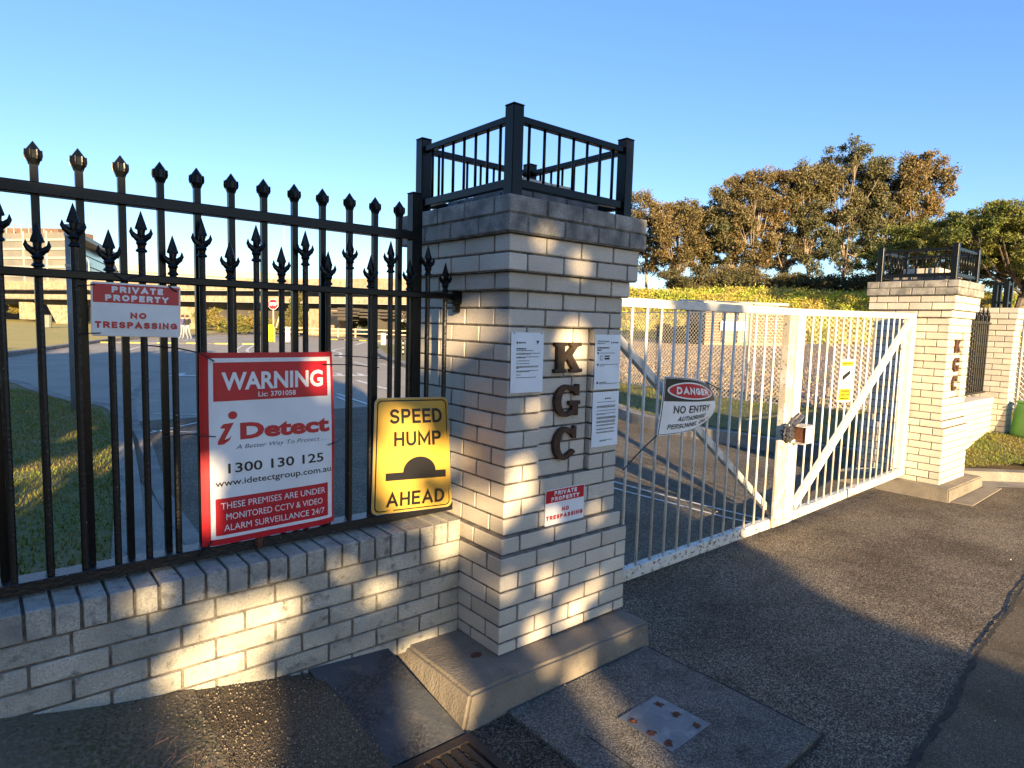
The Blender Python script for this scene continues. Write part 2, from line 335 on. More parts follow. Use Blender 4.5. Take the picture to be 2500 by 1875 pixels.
# footpath beyond the seam on the right
def seam_y(x): return float(np.interp(x, [.3, .98, 2.3, 4.07, 8], [-1.56, -1.53, -1.42, -1.30, -1.15]))
fo = grid('footpath', frange(.3, 9, .15), frange(0, 1, .04), M_['footpath'], lambda x, y: 0)
for v in fo.data.vertices: v.co.y = -8 + (seam_y(v.co.x) + 8) * v.co.y; v.co.z = gz(v.co.x, v.co.y) - .0085
struct(fo)
struct(grid('inner_driveway', frange(-.7, 12, .4), frange(.625, 9.5, .35), M_['drive_in'], gz, -.003))

# ------------------------------------------------------------------ bricks
BR, JT, CR_ = .230, .010, .086
BH = .076
brick_cache = {}
def brick_mesh(l, d, h, mat):
    key = (round(l, 3), round(d, 3), round(h, 3), mat)
    lst = brick_cache.setdefault(key, [])
    if len(lst) < 3:
        mb = MB(); mb.box((-l / 2, -d / 2, -h / 2), (l / 2, d / 2, h / 2))
        me = bpy.data.meshes.new('brick'); me.from_pydata(mb.v, [], mb.f); me.materials.append(M_[mat])
        bevel_mesh(me, .0035 if h > .05 else .002)
        for v in me.vertices: v.co += Vector((random.uniform(-1, 1), random.uniform(-1, 1), random.uniform(-1, 1))) * .0009
        lst.append(me); return me
    return random.choice(lst)
def put_brick(parent, cx, cy, cz, l, d, h, mat, alongx=True, stuffmb=None, jitter=.0015):
    j = lambda: random.uniform(-jitter, jitter)
    if stuffmb is not None:
        a, b = (l, d) if alongx else (d, l)
        stuffmb.box((cx - a / 2, cy - b / 2, cz - h / 2), (cx + a / 2, cy + b / 2, cz + h / 2)); return
    o = bpy.data.objects.new('brick', brick_mesh(l, d, h, mat)); COL.objects.link(o); o.parent = parent
    p = parent.location
    o.location = (cx - p.x + (j() if not alongx else 0), cy - p.y + (j() if alongx else 0), cz - p.z)
    o.rotation_euler = (0, 0, (0 if alongx else math.pi / 2) + random.uniform(-.003, .003))
    return o
def course(parent, x0, x1, y, depth, zc, h, mat, first, alongx=True, stuffmb=None, skip=None):
    """bricks from x0 to x1 whose outer face is on y (bodies go to y+depth)"""
    x = x0; l = first; k = 0
    while x < x1 - .02:
        e = min(x + l, x1)
        if x1 - e < .055: e = x1
        ll = e - x
        if alongx: put_brick(parent, (x + e) / 2, y + depth / 2, zc, ll, abs(depth), h, mat, True, stuffmb)
        else: put_brick(parent, y + depth / 2, (x + e) / 2, zc, ll, abs(depth), h, mat, False, stuffmb)
        x = e + JT; l = BR; k += 1

def pillar(name, label, X0, Y0, Z0, W, a, nlow, base_h, letters=True, group=None, yext=None):
    """near corner of the shaft at X0,Y0; n=0 at Z0; W wide; corbels a"""
    t = thing(name, label, 'gate pillar', (X0 + W / 2, Y0 + W / 2, Z0 + nlow * CR_ - base_h), group)
    T = .11; stb = MB(); WY = yext or W
    core = MB()
    for n in range(nlow - 1, 25):
        o = 2 * a if n < 5 else a if n == 5 else 0 if n < 20 else a if n == 20 else 2 * a if n < 23 else 3 * a
        h = BH; zb = Z0 + n * CR_ + .005
        if n == nlow - 1: h = base_h - .005; zb = Z0 + nlow * CR_ - base_h
        zc = zb + h / 2
        mat = 'brick_soot' if n >= 23 else 'brick'
        x0, x1, y0, y1 = X0 - o, X0 + W + o, Y0 - o, Y0 + WY + o
        even = n % 2 == 0
        rec = letters and 9 <= n < 18
        # front face (-Y)
        if even:
            if rec:
                course(t, x0, X0 + .222, y0, T, zc, h, mat, .222)
                course(t, X0 + .232, X0 + .582, y0 + .03, T - .03, zc, h, mat, .11 if n % 4 == 0 else BR)
                course(t, X0 + .592, x1, y0, T, zc, h, mat, BR)
            else: course(t, x0, x1, y0, T, zc, h, mat, BR)
            course(t, y0 + T + JT, y1, x0, T, zc, h, mat, BR, False)
        else:
            if rec:
                course(t, x0 + T + JT, X0 + .222, y0, T, zc, h, mat, BR)
                course(t, X0 + .232, X0 + .582, y0 + .03, T - .03, zc, h, mat, BR if n % 4 == 1 else .17)
                course(t, X0 + .592, x1, y0, T, zc, h, mat, .11)
            else: course(t, x0 + T + JT, x1, y0, T, zc, h, mat, BR)
            course(t, y0, y1, x0, T, zc, h, mat, BR, False)
        # hidden faces joined
        course(t, x0 + T + JT, x1, y1, -T, zc, h, mat, BR, True, stb)
        course(t, y0 + T + JT, y1 - T - JT, x1, -T, zc, h, mat, BR, False, stb)
        i = .006
        zt = Z0 + n * CR_ + CR_ if n < 24 else Z0 + n * CR_ + .078
        z_0 = zb if n == nlow - 1 else Z0 + n * CR_ - .001
        if rec:
            core.box((x0 + i, y0 + .038, z_0), (x1 - i, y1 - i, zt))
            core.box((x0 + i, y0 + i, z_0), (X0 + .21, y0 + .0385, zt)); core.box((X0 + .604, y0 + i, z_0), (x1 - i, y0 + .0385, zt))
        else: core.box((x0 + i, y0 + i, z_0), (x1 - i, y1 - i, zt))
    stuff(stb.build('rear_bricks', M_['brick'], t))
    core.build('mortar', M_['mortar'], t)
    # stepped brick block inside the railing
    zc = Z0 + 25 * CR_ + .001
    for k in range(2):
        ins = .13 + k * .10
        x0, x1, y0, y1 = X0 + ins - .02, X0 + W - ins + .02, Y0 + ins - .02, Y0 + WY - ins + .02
        course(t, x0, x1, y0, T, zc + BH / 2, BH, 'brick_soot' if k == 0 else 'brick', BR if k else .11)  # darker lower course paints in the shade behind the bottom rail
        course(t, y0 + T + JT, y1, x0, T, zc + BH / 2, BH, 'brick_soot' if k == 0 else 'brick', BR, False)
        c2 = MB(); c2.box((x0 + .008, y0 + .008, zc - .004), (x1, y1, zc + BH - .004)); c2.build('mortar', M_['mortar'], t)
        zc += CR_
    return t

# ---- slab serif letters
def arc(cx, cy, rx, ry, a0, a1, n): return [(cx + rx * math.cos(R(a0 + (a1 - a0) * i / n)), cy + ry * math.sin(R(a0 + (a1 - a0) * i / n))) for i in range(n + 1)]
LET = {
 'K': [(0, 0), (.42, 0), (.42, .12), (.34, .12), (.34, .36), (.43, .46), (.63, .12), (.56, .12), (.56, 0), (1, 0), (1, .12), (.90, .12), (.62, .58), (.82, .88), (.95, .88), (.95, 1), (.55, 1), (.55, .88), (.62, .88), (.34, .55), (.34, .88), (.42, .88), (.42, 1), (0, 1), (0, .88), (.08, .88), (.08, .12), (0, .12)],
 'C': [(.88, .62), (.98, .62), (.98, 1), (.88, 1), (.85, .93)] + arc(.50, .5, .46, .5, 62, 298, 16) + [(.97, .20), (.88, .30)] + arc(.53, .5, .24, .36, 305, 58, 12) + [(.76, .76)],
 'G': [(.84, .64), (.95, .64), (.95, 1), (.85, 1), (.81, .93)] + arc(.48, .5, .46, .5, 62, 300, 16) + [(.80, .02), (.92, .02), (.92, .36), (1, .36), (1, .48), (.58, .48), (.58, .36), (.70, .36), (.70, .20)] + arc(.50, .5, .24, .36, 300, 60, 12) + [(.72, .78)],
}
def letter(ch, x0, x1, z0, z1, y, parent, mat, th=.022):
    mb = MB(); poly = LET[ch]
    mb.prism(poly, (x0, y, z0), (x1 - x0, 0, 0), (0, 0, z1 - z0), (0, th, 0))
    o = mb.build('letter_' + ch.lower(), mat, parent)
    o['label'] = 'metal letter ' + ch + ' on the pillar'
    return o

BX = [  # near pillar, far pillar
    pillar('gate_pillar', 'near cream brick gate pillar in the middle with K G C letters and paper notices', 0, 0, 0, .8132, .027, 0, .055),
    pillar('gate_pillar', 'far sunlit cream brick gate pillar with K G C letters beyond the white gates', 6.6496, .0937, .0502, .8132, .027, -2, .07)]
letter('K', .317, .517, 1.314, 1.471, .004, BX[0], M_['bronze'])
letter('G', .322, .512, 1.081, 1.251, .004, BX[0], M_['rustbrown'])
letter('C', .322, .494, .850, 1.028, .004, BX[0], M_['rustbrown'])
for ch, z0, z1, x0, x1 in (('K', 1.36, 1.52, .317, .517), ('G', 1.13, 1.30, .322, .512), ('C', .90, 1.08, .322, .494)):
    letter(ch, 6.65 + x0, 6.65 + x1, z0, z1, .098, BX[1], M_['rustbrown'])

# ---- low walls
def low_wall(name, label, xa, xb, Y, ntop, nbot, z0, cope_h, cope_over, base_f, mat='brick_wall', cmat='brick_cope', n_ind_from=None):
    t = thing(name, label, 'brick wall', ((xa + xb) / 2, Y + .12, z0 + nbot * CR_))
    core = MB()
    for n in range(nbot, ntop):
        off = 0 if n % 2 == 0 else .12
        x = xb; zc = z0 + n * CR_ + .005 + BH / 2
        l = BR if n % 2 == 0 else .115
        while x > xa + .02:
            e = max(x - l, xa)
            put_brick(t, (x + e) / 2, Y + .055, zc, x - e, .11, BH, mat)
            x = e - JT; l = BR
    core.box((xa + .004, Y + .008, z0 + nbot * CR_), (xb - .002, Y + .215, z0 + ntop * CR_ + .004))
    zc0 = z0 + ntop * CR_ + .006
    core.box((xa + .004, Y + .014 - cope_over, zc0 - .001), (xb - .002, Y + .215 - cope_over, zc0 + cope_h - .022))
    core.build('mortar', M_['mortar'], t)
    st = MB(); st.box((xa, Y + .120, z0 + nbot * CR_), (xb, Y + .2215, z0 + ntop * CR_)); stuff(st.build('rear_bricks', M_[mat], t))
    x = xb - .002
    while x > xa + .02:
        h = cope_h - .006
        o = put_brick(t, x - .036, Y - cope_over + .115, zc0 + h / 2 + random.uniform(-.0015, .0015), .072, .23, h, cmat)
        o.rotation_euler = (random.uniform(-.008, .008), random.uniform(-.006, .006), random.uniform(-.006, .006))
        x -= .0823
    return t
wallN = low_wall('brick_wall', 'low grey cream brick wall with upright coping bricks under the black fence on the left', -3.6, -.056, .2896, 5, -1, 0, .11, .0086, 0)
wallF = low_wall('brick_wall', 'low sunlit brick wall between the far gate pillar and the small end pillar', 7.465, 9.98, .38, 5, -2, .11, .10, .01, 0, 'brick', 'brick')

# small end pillar on the far right
def small_pillar():
    X0, Y0, W, WY = 9.98, .20, .35, .46
    t = thing('end_pillar', 'small sunlit brick end pillar at the right edge behind the far gate pillar', 'brick pillar', (X0 + W / 2, Y0 + WY / 2, 0))
    core = MB(); st = MB()
    for n in range(-2, 23):
        z = .03 + n * CR_; o = .03 if n >= 19 else 0
        if n in (19, 20): o = .015
        x0, x1, y0, y1 = X0 - o, X0 + W + o, Y0 - o, Y0 + WY + o; zc = z + .005 + BH / 2
        if n % 2: course(t, x0, x1, y0, .11, zc, BH, 'brick', BR); course(t, y0 + .12, y1, x0, .11, zc, BH, 'brick', BR, False)
        else: course(t, x0 + .12, x1, y0, .11, zc, BH, 'brick', .11); course(t, y0, y1, x0, .11, zc, BH, 'brick', BR, False)
        core.box((x0 + .008, y0 + .008, z), (x1 - .008, y1 - .008, z + CR_ - (.006 if n == 22 else 0)))
        st.box((x1 - .11, y0 + .12, z + .005), (x1, y1, z + .081)); st.box((x0 + .12, y1 - .11, z + .005), (x1 - .12, y1 - .001, z + .081))
    core.build('mortar', M_['mortar'], t); stuff(st.build('rear_bricks', M_['brick'], t))
    return t
small_pillar()

# ------------------------------------------------------------------ concrete bases
def pad(name, label, x0, x1, y0, y1, zt_l, zt_r, zb_l, zb_r, slope_l=.0):
    mb = MB()
    vs = [(x0, y0, zb_l), (x1, y0, zb_r), (x1, y1, zb_r), (x0 - slope_l * 2.2, y1, zb_l), (x0 + slope_l, y0 + .018, zt_l), (x1 - .005, y0 + .018, zt_r), (x1 - .005, y1, zt_r), (x0 + slope_l, y1, zt_l)]
    mb.add(vs, [(0, 3, 2, 1), (4, 5, 6, 7), (0, 1, 5, 4), (1, 2, 6, 5), (2, 3, 7, 6), (3, 0, 4, 7)])
    o = mb.build(name, M_['concrete'])
    bm = bmesh.new(); bm.from_mesh(o.data); bmesh.ops.bevel(bm, geom=bm.edges[:], offset=.014, segments=2, affect='EDGES'); bmesh.ops.subdivide_edges(bm, edges=[e for e in bm.edges if e.calc_length() > .2], cuts=12, use_grid_fill=True)
    for v in bm.verts: v.co += Vector((math.sin(23 * v.co.x + 7 * v.co.z), math.cos(19 * v.co.x + 11 * v.co.y), math.sin(13 * v.co.x + 17 * v.co.y))) * .0018
    bm.to_mesh(o.data); bm.free(); o.data.update()
    return tag(o, label, 'concrete base')
pad('concrete_base', 'rough concrete base slab under the near gate pillar', -.41, .885, -.255, .95, -.052, -.078, -.23, -.23, .055)
pad('concrete_base', 'sunlit ochre concrete base slab under the far gate pillar', 6.40, 7.72, -.13, 1.1, -.175, -.19, -.38, -.40, .02)
hb = MB(); hb.lathe((-.135, .02, -.058), [(.030, 0), (.028, .004), (.016, .005)], 12, 0, 1.1, .8); tag(hb.build('rust_stub', M_['rust']), 'rusty cut bolt hole on the near concrete base', 'bolt stub')

# apron slab with metal cover, dark slab, grate
mb = MB(); mb.box((-.163, -1.225, -.30), (.828, -.262, -.194)); ap = mb.build('concrete_apron', M_['agg']); bevel_mesh(ap.data, .006, 2); struct(ap)
mb = MB(); mb.box((.0, -1.226, -.1935), (.004, -.60, -.1925)); mb.build('saw_joint', M_['crackmat'], ap)
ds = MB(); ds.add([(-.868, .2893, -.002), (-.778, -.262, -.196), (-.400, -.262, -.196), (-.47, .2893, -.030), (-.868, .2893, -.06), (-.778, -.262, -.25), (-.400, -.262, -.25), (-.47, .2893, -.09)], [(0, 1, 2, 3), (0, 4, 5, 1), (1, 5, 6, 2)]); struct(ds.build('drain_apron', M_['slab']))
cv = thing('cover_plate', 'square galvanised steel cover plate with six rusty bolts set in the apron slab', 'cover plate', (.345, -.748, -.192))
mb = MB(); mb.prism([(.201, -.607), (.479, -.600), (.497, -.886), (.203, -.896)], (0, 0, -.1935), (1, 0, 0), (0, 1, 0), (0, 0, .004)); mb.build('plate', M_['zinc'], cv)
for px, py in ((1130, 885), (1245, 950), (1385, 1025), (955, 997), (1077, 1075), (1195, 1145)):
    p = wz(1200 + px / 2.765, 1400 + py / 2.765, -.19)
    mb = MB(); k = 14; rs = [.021 * random.uniform(.6, 1.35) for _ in range(k)]
    mb.prism([(rs[i] * math.cos(2 * math.pi * i / k), rs[i] * math.sin(2 * math.pi * i / k)) for i in range(k)], (p.x, p.y, -.1893), (1, 0, 0), (0, 1, 0), (0, 0, .0012))
    mb.lathe((p.x, p.y, -.1882), [(.009, 0), (.009, .003), (.004, .005)], 8); mb.build('rusty_bolt', M_['rust'], cv)
gr = thing('drain_grate', 'dark cast iron drain grate in the pavement at the bottom edge', 'drain grate', (-.57, -.6, -.2))
mb = MB(); gx0, gx1, gy0, gy1 = -.775, -.385, -1.25, -.275
mb.box((gx0, gy1 - .045, -.225), (gx1, gy1, -.194)); mb.box((gx0, gy0, -.225), (gx1, gy0 + .03, -.194))
mb.box((gx0, gy0 + .03, -.225), (gx0 + .05, gy1 - .045, -.194)); mb.box((gx1 - .04, gy0 + .03, -.225), (gx1, gy1 - .045, -.194)); fr = mb.build('frame', M_['iron'], gr)
for k in range(6):
    x = gx0 + .05 + (k + .5) * (gx1 - gx0 - .09) / 6
    mb = MB(); mb.box((x - .013, gy0 + .0305, -.222), (x + .013, gy1 - .0455, -.198)); mb.build('grate_bar', M_['iron'], gr)
mb = MB(); mb.box((gx0 + .001, gy0 + .001, -.262), (gx1 - .001, gy1 - .001, -.226)); mb.build('pit', M_['hole'], gr)

# seams and cracks: narrow dirt-filled grooves
def crack(name, pts, wdt, mat=M_['crackmat'], zoff=.003, wob=.6):
    mb = MB(); P = []
    for i in range(len(pts) - 1):
        n = max(2, int((Vector(pts[i + 1]) - Vector(pts[i])).length / .04))
        for k in range(n): P.append(Vector(pts[i]).lerp(Vector(pts[i + 1]), k / n))
    P.append(Vector(pts[-1])); L = []; Rr = []; dr = 0
    for i, p in enumerate(P):
        d = (P[min(i + 1, len(P) - 1)] - P[max(i - 1, 0)]).normalized(); n = Vector((-d.y, d.x)); dr = dr * .9 + random.uniform(-1, 1) * wdt * .5 * wob
        ww = wdt * random.uniform(1 - wob, 1 + wob) / 2; q = p + n * dr
        for S, sg in ((L, 1), (Rr, -1)): s_ = q + n * ww * sg; S.append((s_.x, s_.y, gz(s_.x, s_.y) + zoff))
    for i in range(len(P) - 1): mb.quad(Rr[i], Rr[i + 1], L[i + 1], L[i])
    return mb.build(name, mat)
struct(crack('pavement_seam', [(8, -1.15), (4.07, -1.30), (2.3, -1.42), (.98, -1.53), (.3, -1.56)], .024, zoff=-.004))
struct(crack('gate_line_crack', [(1.4, .55), (2.576, .60), (3.617, .43), (4.6, .47), (6.3, .50)], .010, zoff=.001))
struct(crack('pavement_crack', [(2.5, -1.45), (2.9, -2.2), (2.7, -2.9)], .006, zoff=-.004))
struct(crack('apron_edge_gap', [(.84, -.27), (.842, -1.23), (.5, -1.24)], .012, zoff=.000, wob=.4))

# ------------------------------------------------------------------ black fence on the left wall
fence = thing('steel_fence', 'tall black steel picket fence with spear heads on the low wall at left', 'fence', (-1.8, .45, .545))
FB = M_['black']
def tall_picket(x, parent):
    mb = MB(); x += random.uniform(-.0012, .0012); mb.obox((x, .4745, 1.3375), (.025, 0, 0), (0, .025, 0), (random.uniform(-.003, .003), 0, 1.475)); o = mb.build('picket', FB, parent)
    mb = MB(); c = (x, .4745, 2.065)
    mb.lathe(c, [(.0165, 0), (.0185, .006), (.0240, .020), (.0240, .047), (.001, .080)], 8, math.pi / 8)
    for k in range(8):
        t = math.pi / 8 + k * math.pi / 4; mb.tube([(x + .0230 * math.cos(t), .4745 + .0245 * math.sin(t), 2.083), (x + .0262 * math.cos(t), .4745 + .0262 * math.sin(t), 2.095), (x + .0250 * math.cos(t), .4745 + .0250 * math.sin(t), 2.114)], .0032, 5)
    mb.build('spear_head', FB, o)
    return o
def fleur(mb, x, y, z):
    """cast fleur spear, z is its base, .155 high"""
    mb.lathe((x, y, z), [(.013, 0), (.021, .004), (.019, .010), (.0135, .016), (.0145, .026), (.0195, .035), (.016, .042), (.0125, .050), (.013, .075), (.0135, .085)], 10)
    mb.lathe((x, y, z + .083), [(.012, 0), (.0215, .004), (.0205, .010), (.0125, .036), (.001, .072)], 8, 0, 1, .6)
    for sg in (-1, 1):
        mb.tube([(x + sg * .004, y, z + .050), (x + sg * .015, y, z + .056), (x + sg * .025, y, z + .063), (x + sg * .0335, y, z + .076), (x + sg * .033, y, z + .094)], [.010, .012, .011, .0075, .001], 7)
        mb.tube([(x + sg * .005, y, z + .052), (x + sg * .016, y, z + .046), (x + sg * .0235, y, z + .050)], [.009, .008, .002], 6)
        mb.tube([(x + sg * .002, y - .010, z + .055), (x + sg * .008, y - .013, z + .078), (x + sg * .015, y - .008, z + .098)], [.004, .0045, .001], 5)
def short_picket(x, ztip, parent, y=.434, zb=.60, mat=None, full=True):
    mb = MB(); mb.tube([(x, y, zb), (x, y, ztip - .15)], .0125, 10); o = mb.build('short_picket', mat or M_['black_worn'], parent)
    mb = MB(); fleur(mb, x, y, ztip - .155)
    mb.build('finial', mat or FB, o, smooth=False)
    return o
for k in range(-1, 14):
    x = -.328 - .1313 * k
    if k >= 0: tall_picket(x, fence)
for k in range(9): short_picket(-.183 - .212 * k, 1.944, fence)
for k in range(10): short_picket(-.077 - .212 * k, 1.865, fence)
for k in range(9, 13): short_picket(-.183 - .212 * k, 1.944, fence)
for k in range(14, 24): tall_picket(-.328 - .1313 * k, fence)
mb = MB(); mb.box((-3.5, .445, 1.962), (-.262, .4995, 2.004)); o = mb.build('top_rail', FB, fence); bevel_mesh(o.data, .003)
mb = MB(); mb.box((-3.5, .405, 1.676), (-.035, .4435, 1.706)); o = mb.build('middle_rail', FB, fence); bevel_mesh(o.data, .004)
mb = MB(); mb.box((-3.5, .408, .556), (-.02, .4995, .600)); o = mb.build('bottom_rail', M_['black_worn'], fence); bevel_mesh(o.data, .003)
# bracket at the pillar
mb = MB(); mb.box((-.048, .385, 1.655), (-.002, .465, 1.722)); mb.tube([(-.03, .41, 1.645), (-.03, .41, 1.66)], .012, 8); mb.box((-.035, .395, 1.61), (-.005, .43, 1.655)); o = mb.build('wall_bracket', FB, fence); bevel_mesh(o.data, .004)
mb = MB(); mb.box((-.085, .395, .60), (-.052, .43, .655)); mb.lathe((-.068, .41, .655), [(.014, 0), (.016, .01), (.01, .02)], 8); o = mb.build('rail_bracket', M_['black_worn'], fence)
mb = MB(); mb.box((-.267, .446, .545), (-.210, .503, 2.190)); mb.box((-.270, .443, 2.190), (-.207, .506, 2.196)); po = mb.build('post', FB, fence); bevel_mesh(po.data, .003)
# bent and broken picket foot with rust
mb = MB(); mb.tube([(-1.03, .42, .62), (-1.045, .40, .585), (-1.04, .395, .56)], [.014, .018, .010], 7); mb.build('rusty_picket_foot', M_['rust'], fence)

# ------------------------------------------------------------------ railing cages on the pillars
def cage(label, X0, Y0, Zt, S=.785, H=.405, nb=7):
    t = thing('railing_cage', label, 'railing', (X0 + S / 2, Y0 + S / 2, Zt))
    r = .032
    cs = [(X0, Y0), (X0 + S, Y0), (X0 + S, Y0 + S), (X0, Y0 + S)]
    for (x, y) in cs:
        mb = MB(); mb.box((x - r, y - r, Zt), (x + r, y + r, Zt + H)); mb.box((x - r - .002, y - r - .002, Zt + H), (x + r + .002, y + r + .002, Zt + H + .008))
        o = mb.build('post', FB, t); bevel_mesh(o.data, .003)
    for i in range(4):
        a = Vector(cs[i] + (0,)); b = Vector(cs[(i + 1) % 4] + (0,)); d = (b - a).normalized(); a1 = a + d * (r + .001); b1 = b - d * (r + .001)
        for z, hh, nm in ((Zt + .352, .032, 'top_rail'), (Zt + .062, .040, 'bottom_rail')):
            mb = MB(); mb.bar(a1 + Vector((0, 0, z)), b1 + Vector((0, 0, z)), .036, hh); o = mb.build(nm, FB, t); bevel_mesh(o.data, .003)
        for k in range(nb):
            p = a + d * (.093 + .0985 * k) * (S / .785)
            mb = MB(); mb.tube([(p.x, p.y, Zt + .083), (p.x, p.y, Zt + .337)], .0075, 8); mb.build('bar', FB, t, smooth=True)
    return t
cage('black railing cage on top of the near gate pillar', .0, .0, 2.153)
cage('black railing cage on top of the far gate pillar', 6.65, .0937, 2.203)
t = thing('railing_cage', 'narrow black railing cage on the small end pillar at right', 'railing', (10.15, .43, 2.01))
for (x, y) in ((10.05, .36), (10.05, .50), (10.26, .36), (10.26, .50)):
    mb = MB(); mb.box((x - .03, y - .03, 2.005), (x + .03, y + .03, 2.41)); mb.build('post', FB, t)
for z in (2.07, 2.35):
    mb = MB(); mb.box((10.022, .392, z), (10.055, .468, z + .035)); mb.build('rail', FB, t); mb = MB(); mb.box((10.082, .335, z), (10.228, .37, z + .035)); mb.build('rail', FB, t)

# far decorative fence on the far low wall
ff = thing('steel_fence', 'short black ornamental fence on the sunlit low wall at right', 'fence', (8.7, .5, .66))
for k in range(23):
    short_picket(7.53 + .106 * k, 2.03 if k % 2 else 1.95, ff, .50, .70, FB)
for z in (.70, 1.75):
    mb = MB(); mb.box((7.46, .487, z), (9.985, .513, z + .03)); mb.build('rail', FB, ff)

# ------------------------------------------------------------------ white double gate
def gate_leaf(label, x0, x1, zt0, zt1, zb0, zb1, bars, brace, stileL, stileR):
    Y = .45; t = thing('gate_leaf', label, 'gate', ((x0 + x1) / 2, Y, zb0))
    L = lambda x, a, b: a + (b - a) * (x - x0) / (x1 - x0)
    WG = M_['white_gate']; WF = M_['white_gate_flaky']
    for nm, za, zb, h, wd_, mt in (('top_rail', zt0, zt1, .062, .05, WG), ('bottom_rail', zb0, zb1, .085, .065, WF)):
        s_ = h / 2 if nm == 'bottom_rail' else -h / 2
        mb = MB(); mb.bar((x0, Y, za + s_), (x1, Y, zb + s_), wd_, h); o = mb.build(nm, mt, t); bevel_mesh(o.data, .006, 2)
    for i, x in enumerate(bars):
        zb = L(x, zb0, zb1) + .086; ztp = L(x, zt0, zt1) - .063
        mb = MB(); mb.tube([(x, Y - .005, zb), (x + random.uniform(-.003, .003), Y - .005, (zb + ztp) / 2), (x, Y - .005, ztp)], .0105, 8)
        mb.build('bar', WG if i % 5 else M_['bar_bare'], t, smooth=True)
    for (a, b, mt) in (stileL, stileR):
        if a is None: continue
        za, zb = L((a + b) / 2, zb0, zb1) + .087, L((a + b) / 2, zt0, zt1) - .064
        mb = MB(); mb.box((a, Y - .035, za), (b, Y + .035, zb)); o = mb.build('stile', mt, t); bevel_mesh(o.data, .005)
    (p, q, hh, yo) = brace
    mb = MB(); mb.bar((p[0], Y + yo, p[1]), (q[0], Y + yo, q[1]), .045, hh, up=(0, 0, 1)); o = mb.build('brace', WG, t); bevel_mesh(o.data, .003)
    return t
WG = M_['white_gate']
bars1 = [.96 + .1595 * k for k in range(17)]; bars1 = [b for b in bars1 if b < 3.5]
gl1 = gate_leaf('left white gate leaf beside the near pillar carrying the danger sign', .90, 3.695, 1.752, 1.765, -.215, -.205, bars1, ((1.10, 1.66), (3.60, -.12), .060, .043), (None, 0, 0), (3.56, 3.675, M_['stile_worn']))
bars2 = [3.882 + .1620 * k for k in range(16)]
gl2 = gate_leaf('right white gate leaf beside the far pillar carrying the camera sign', 3.705, 6.62, 1.765, 1.812, -.205, -.135, [b for b in bars2 if b < 6.35], ((3.86, -.07), (6.43, 1.72), .080, -.02), (3.715, 3.835, M_['white_gate']), (6.50, 6.60, M_['white_gate']))
mb = MB(); mb.box((6.33, .47, -.04), (6.49, .478, 1.73)); mb.build('stiffener_plate', M_['white_gate_flaky'], gl2)
mb = MB(); mb.box((5.02, .415, -.168), (5.045, .4165, -.08)); mb.build('rail_gap', M_['crackmat'], gl2)
# meeting posts, lock box and wrapped lock
mb = MB(); mb.box((3.43, .385, -.19), (3.595, .414, .60)); o = mb.build('drop_bolt_cover', M_['stile_worn'], gl1); bevel_mesh(o.data, .005)
mb = MB(); mb.box((3.61, .385, -.19), (3.735, .41, .585)); o = mb.build('drop_bolt_cover', M_['white_gate_flaky'], gl1); bevel_mesh(o.data, .005)
lb = thing('lock_box', 'rusty white steel lock box on the meeting stiles of the gates', 'lock box', (3.80, .36, .62))
X0, X1, Y0_, Y1_, Z0_, Z1_ = 3.66, 3.88, .285, .405, .555, .715
for a, b, mt in (((X0, Y0_, Z1_ - .006), (X1, Y1_, Z1_), 'bar_bare'), ((X0, Y0_, Z0_), (X1, Y1_, Z0_ + .006), 'bar_bare'), ((X1 - .006, Y0_, Z0_ + .006), (X1, Y1_, Z1_ - .006), 'bar_bare'), ((X0 + .06, Y0_, Z0_ + .006), (X1 - .006, Y0_ + .006, Z1_ - .006), 'white_gate')):
    mb = MB(); mb.box(a, b); mb.build('panel', M_[mt], lb)
mb = MB(); mb.box((X0 + .07, Y0_ + .01, Z0_ + .01), (X0 + .075, Y1_, Z1_ - .01)); mb.build('back_panel', M_['rust'], lb)
bm = bmesh.new(); bmesh.ops.create_icosphere(bm, subdivisions=4, radius=1)
for v in bm.verts:
    n = math.sin(9 * v.co.x + 3) * math.cos(11 * v.co.y) + math.sin(14 * v.co.z + 5 * v.co.x) * .7 + random.uniform(-.35, .35)
    v.co = Vector((v.co.x * .075, v.co.y * .045, v.co.z * .085)) * (1 + .13 * n) + Vector((3.555, .37, .655))
me = bpy.data.meshes.new('wrap'); bm.to_mesh(me); bm.free(); me.materials.append(M_['plastic_wrap'])
wr = mkobj('wrapped_padlock', me); tag(wr, 'padlock and chain wrapped in crumpled black plastic on the gate post', 'padlock')
mb = MB(); mb.tube([(3.60, .36, .72), (3.68, .35, .765), (3.77, .36, .80), (3.83, .40, .81)], [.022, .026, .024, .016], 8); mb.build('plastic_strip', M_['plastic_wrap'], wr)
mb = MB(); mb.box((3.20, .50, 1.757), (3.50, .52, 1.772)); mb.tube([(1.98, .46, 1.765), (3.40, .50, 1.795), (3.46, .5, 1.80), (3.47, .5, 1.74)], .006, 5); mb.build('stay_rod', M_['bar_bare'], gl1)
# hinges on far pillar
mb = MB(); mb.box((6.56, .42, 1.50), (6.645, .48, 1.56)); mb.box((6.56, .42, .15), (6.645, .48, .21)); mb.build('hinge', M_['white_gate_flaky'], gl2)

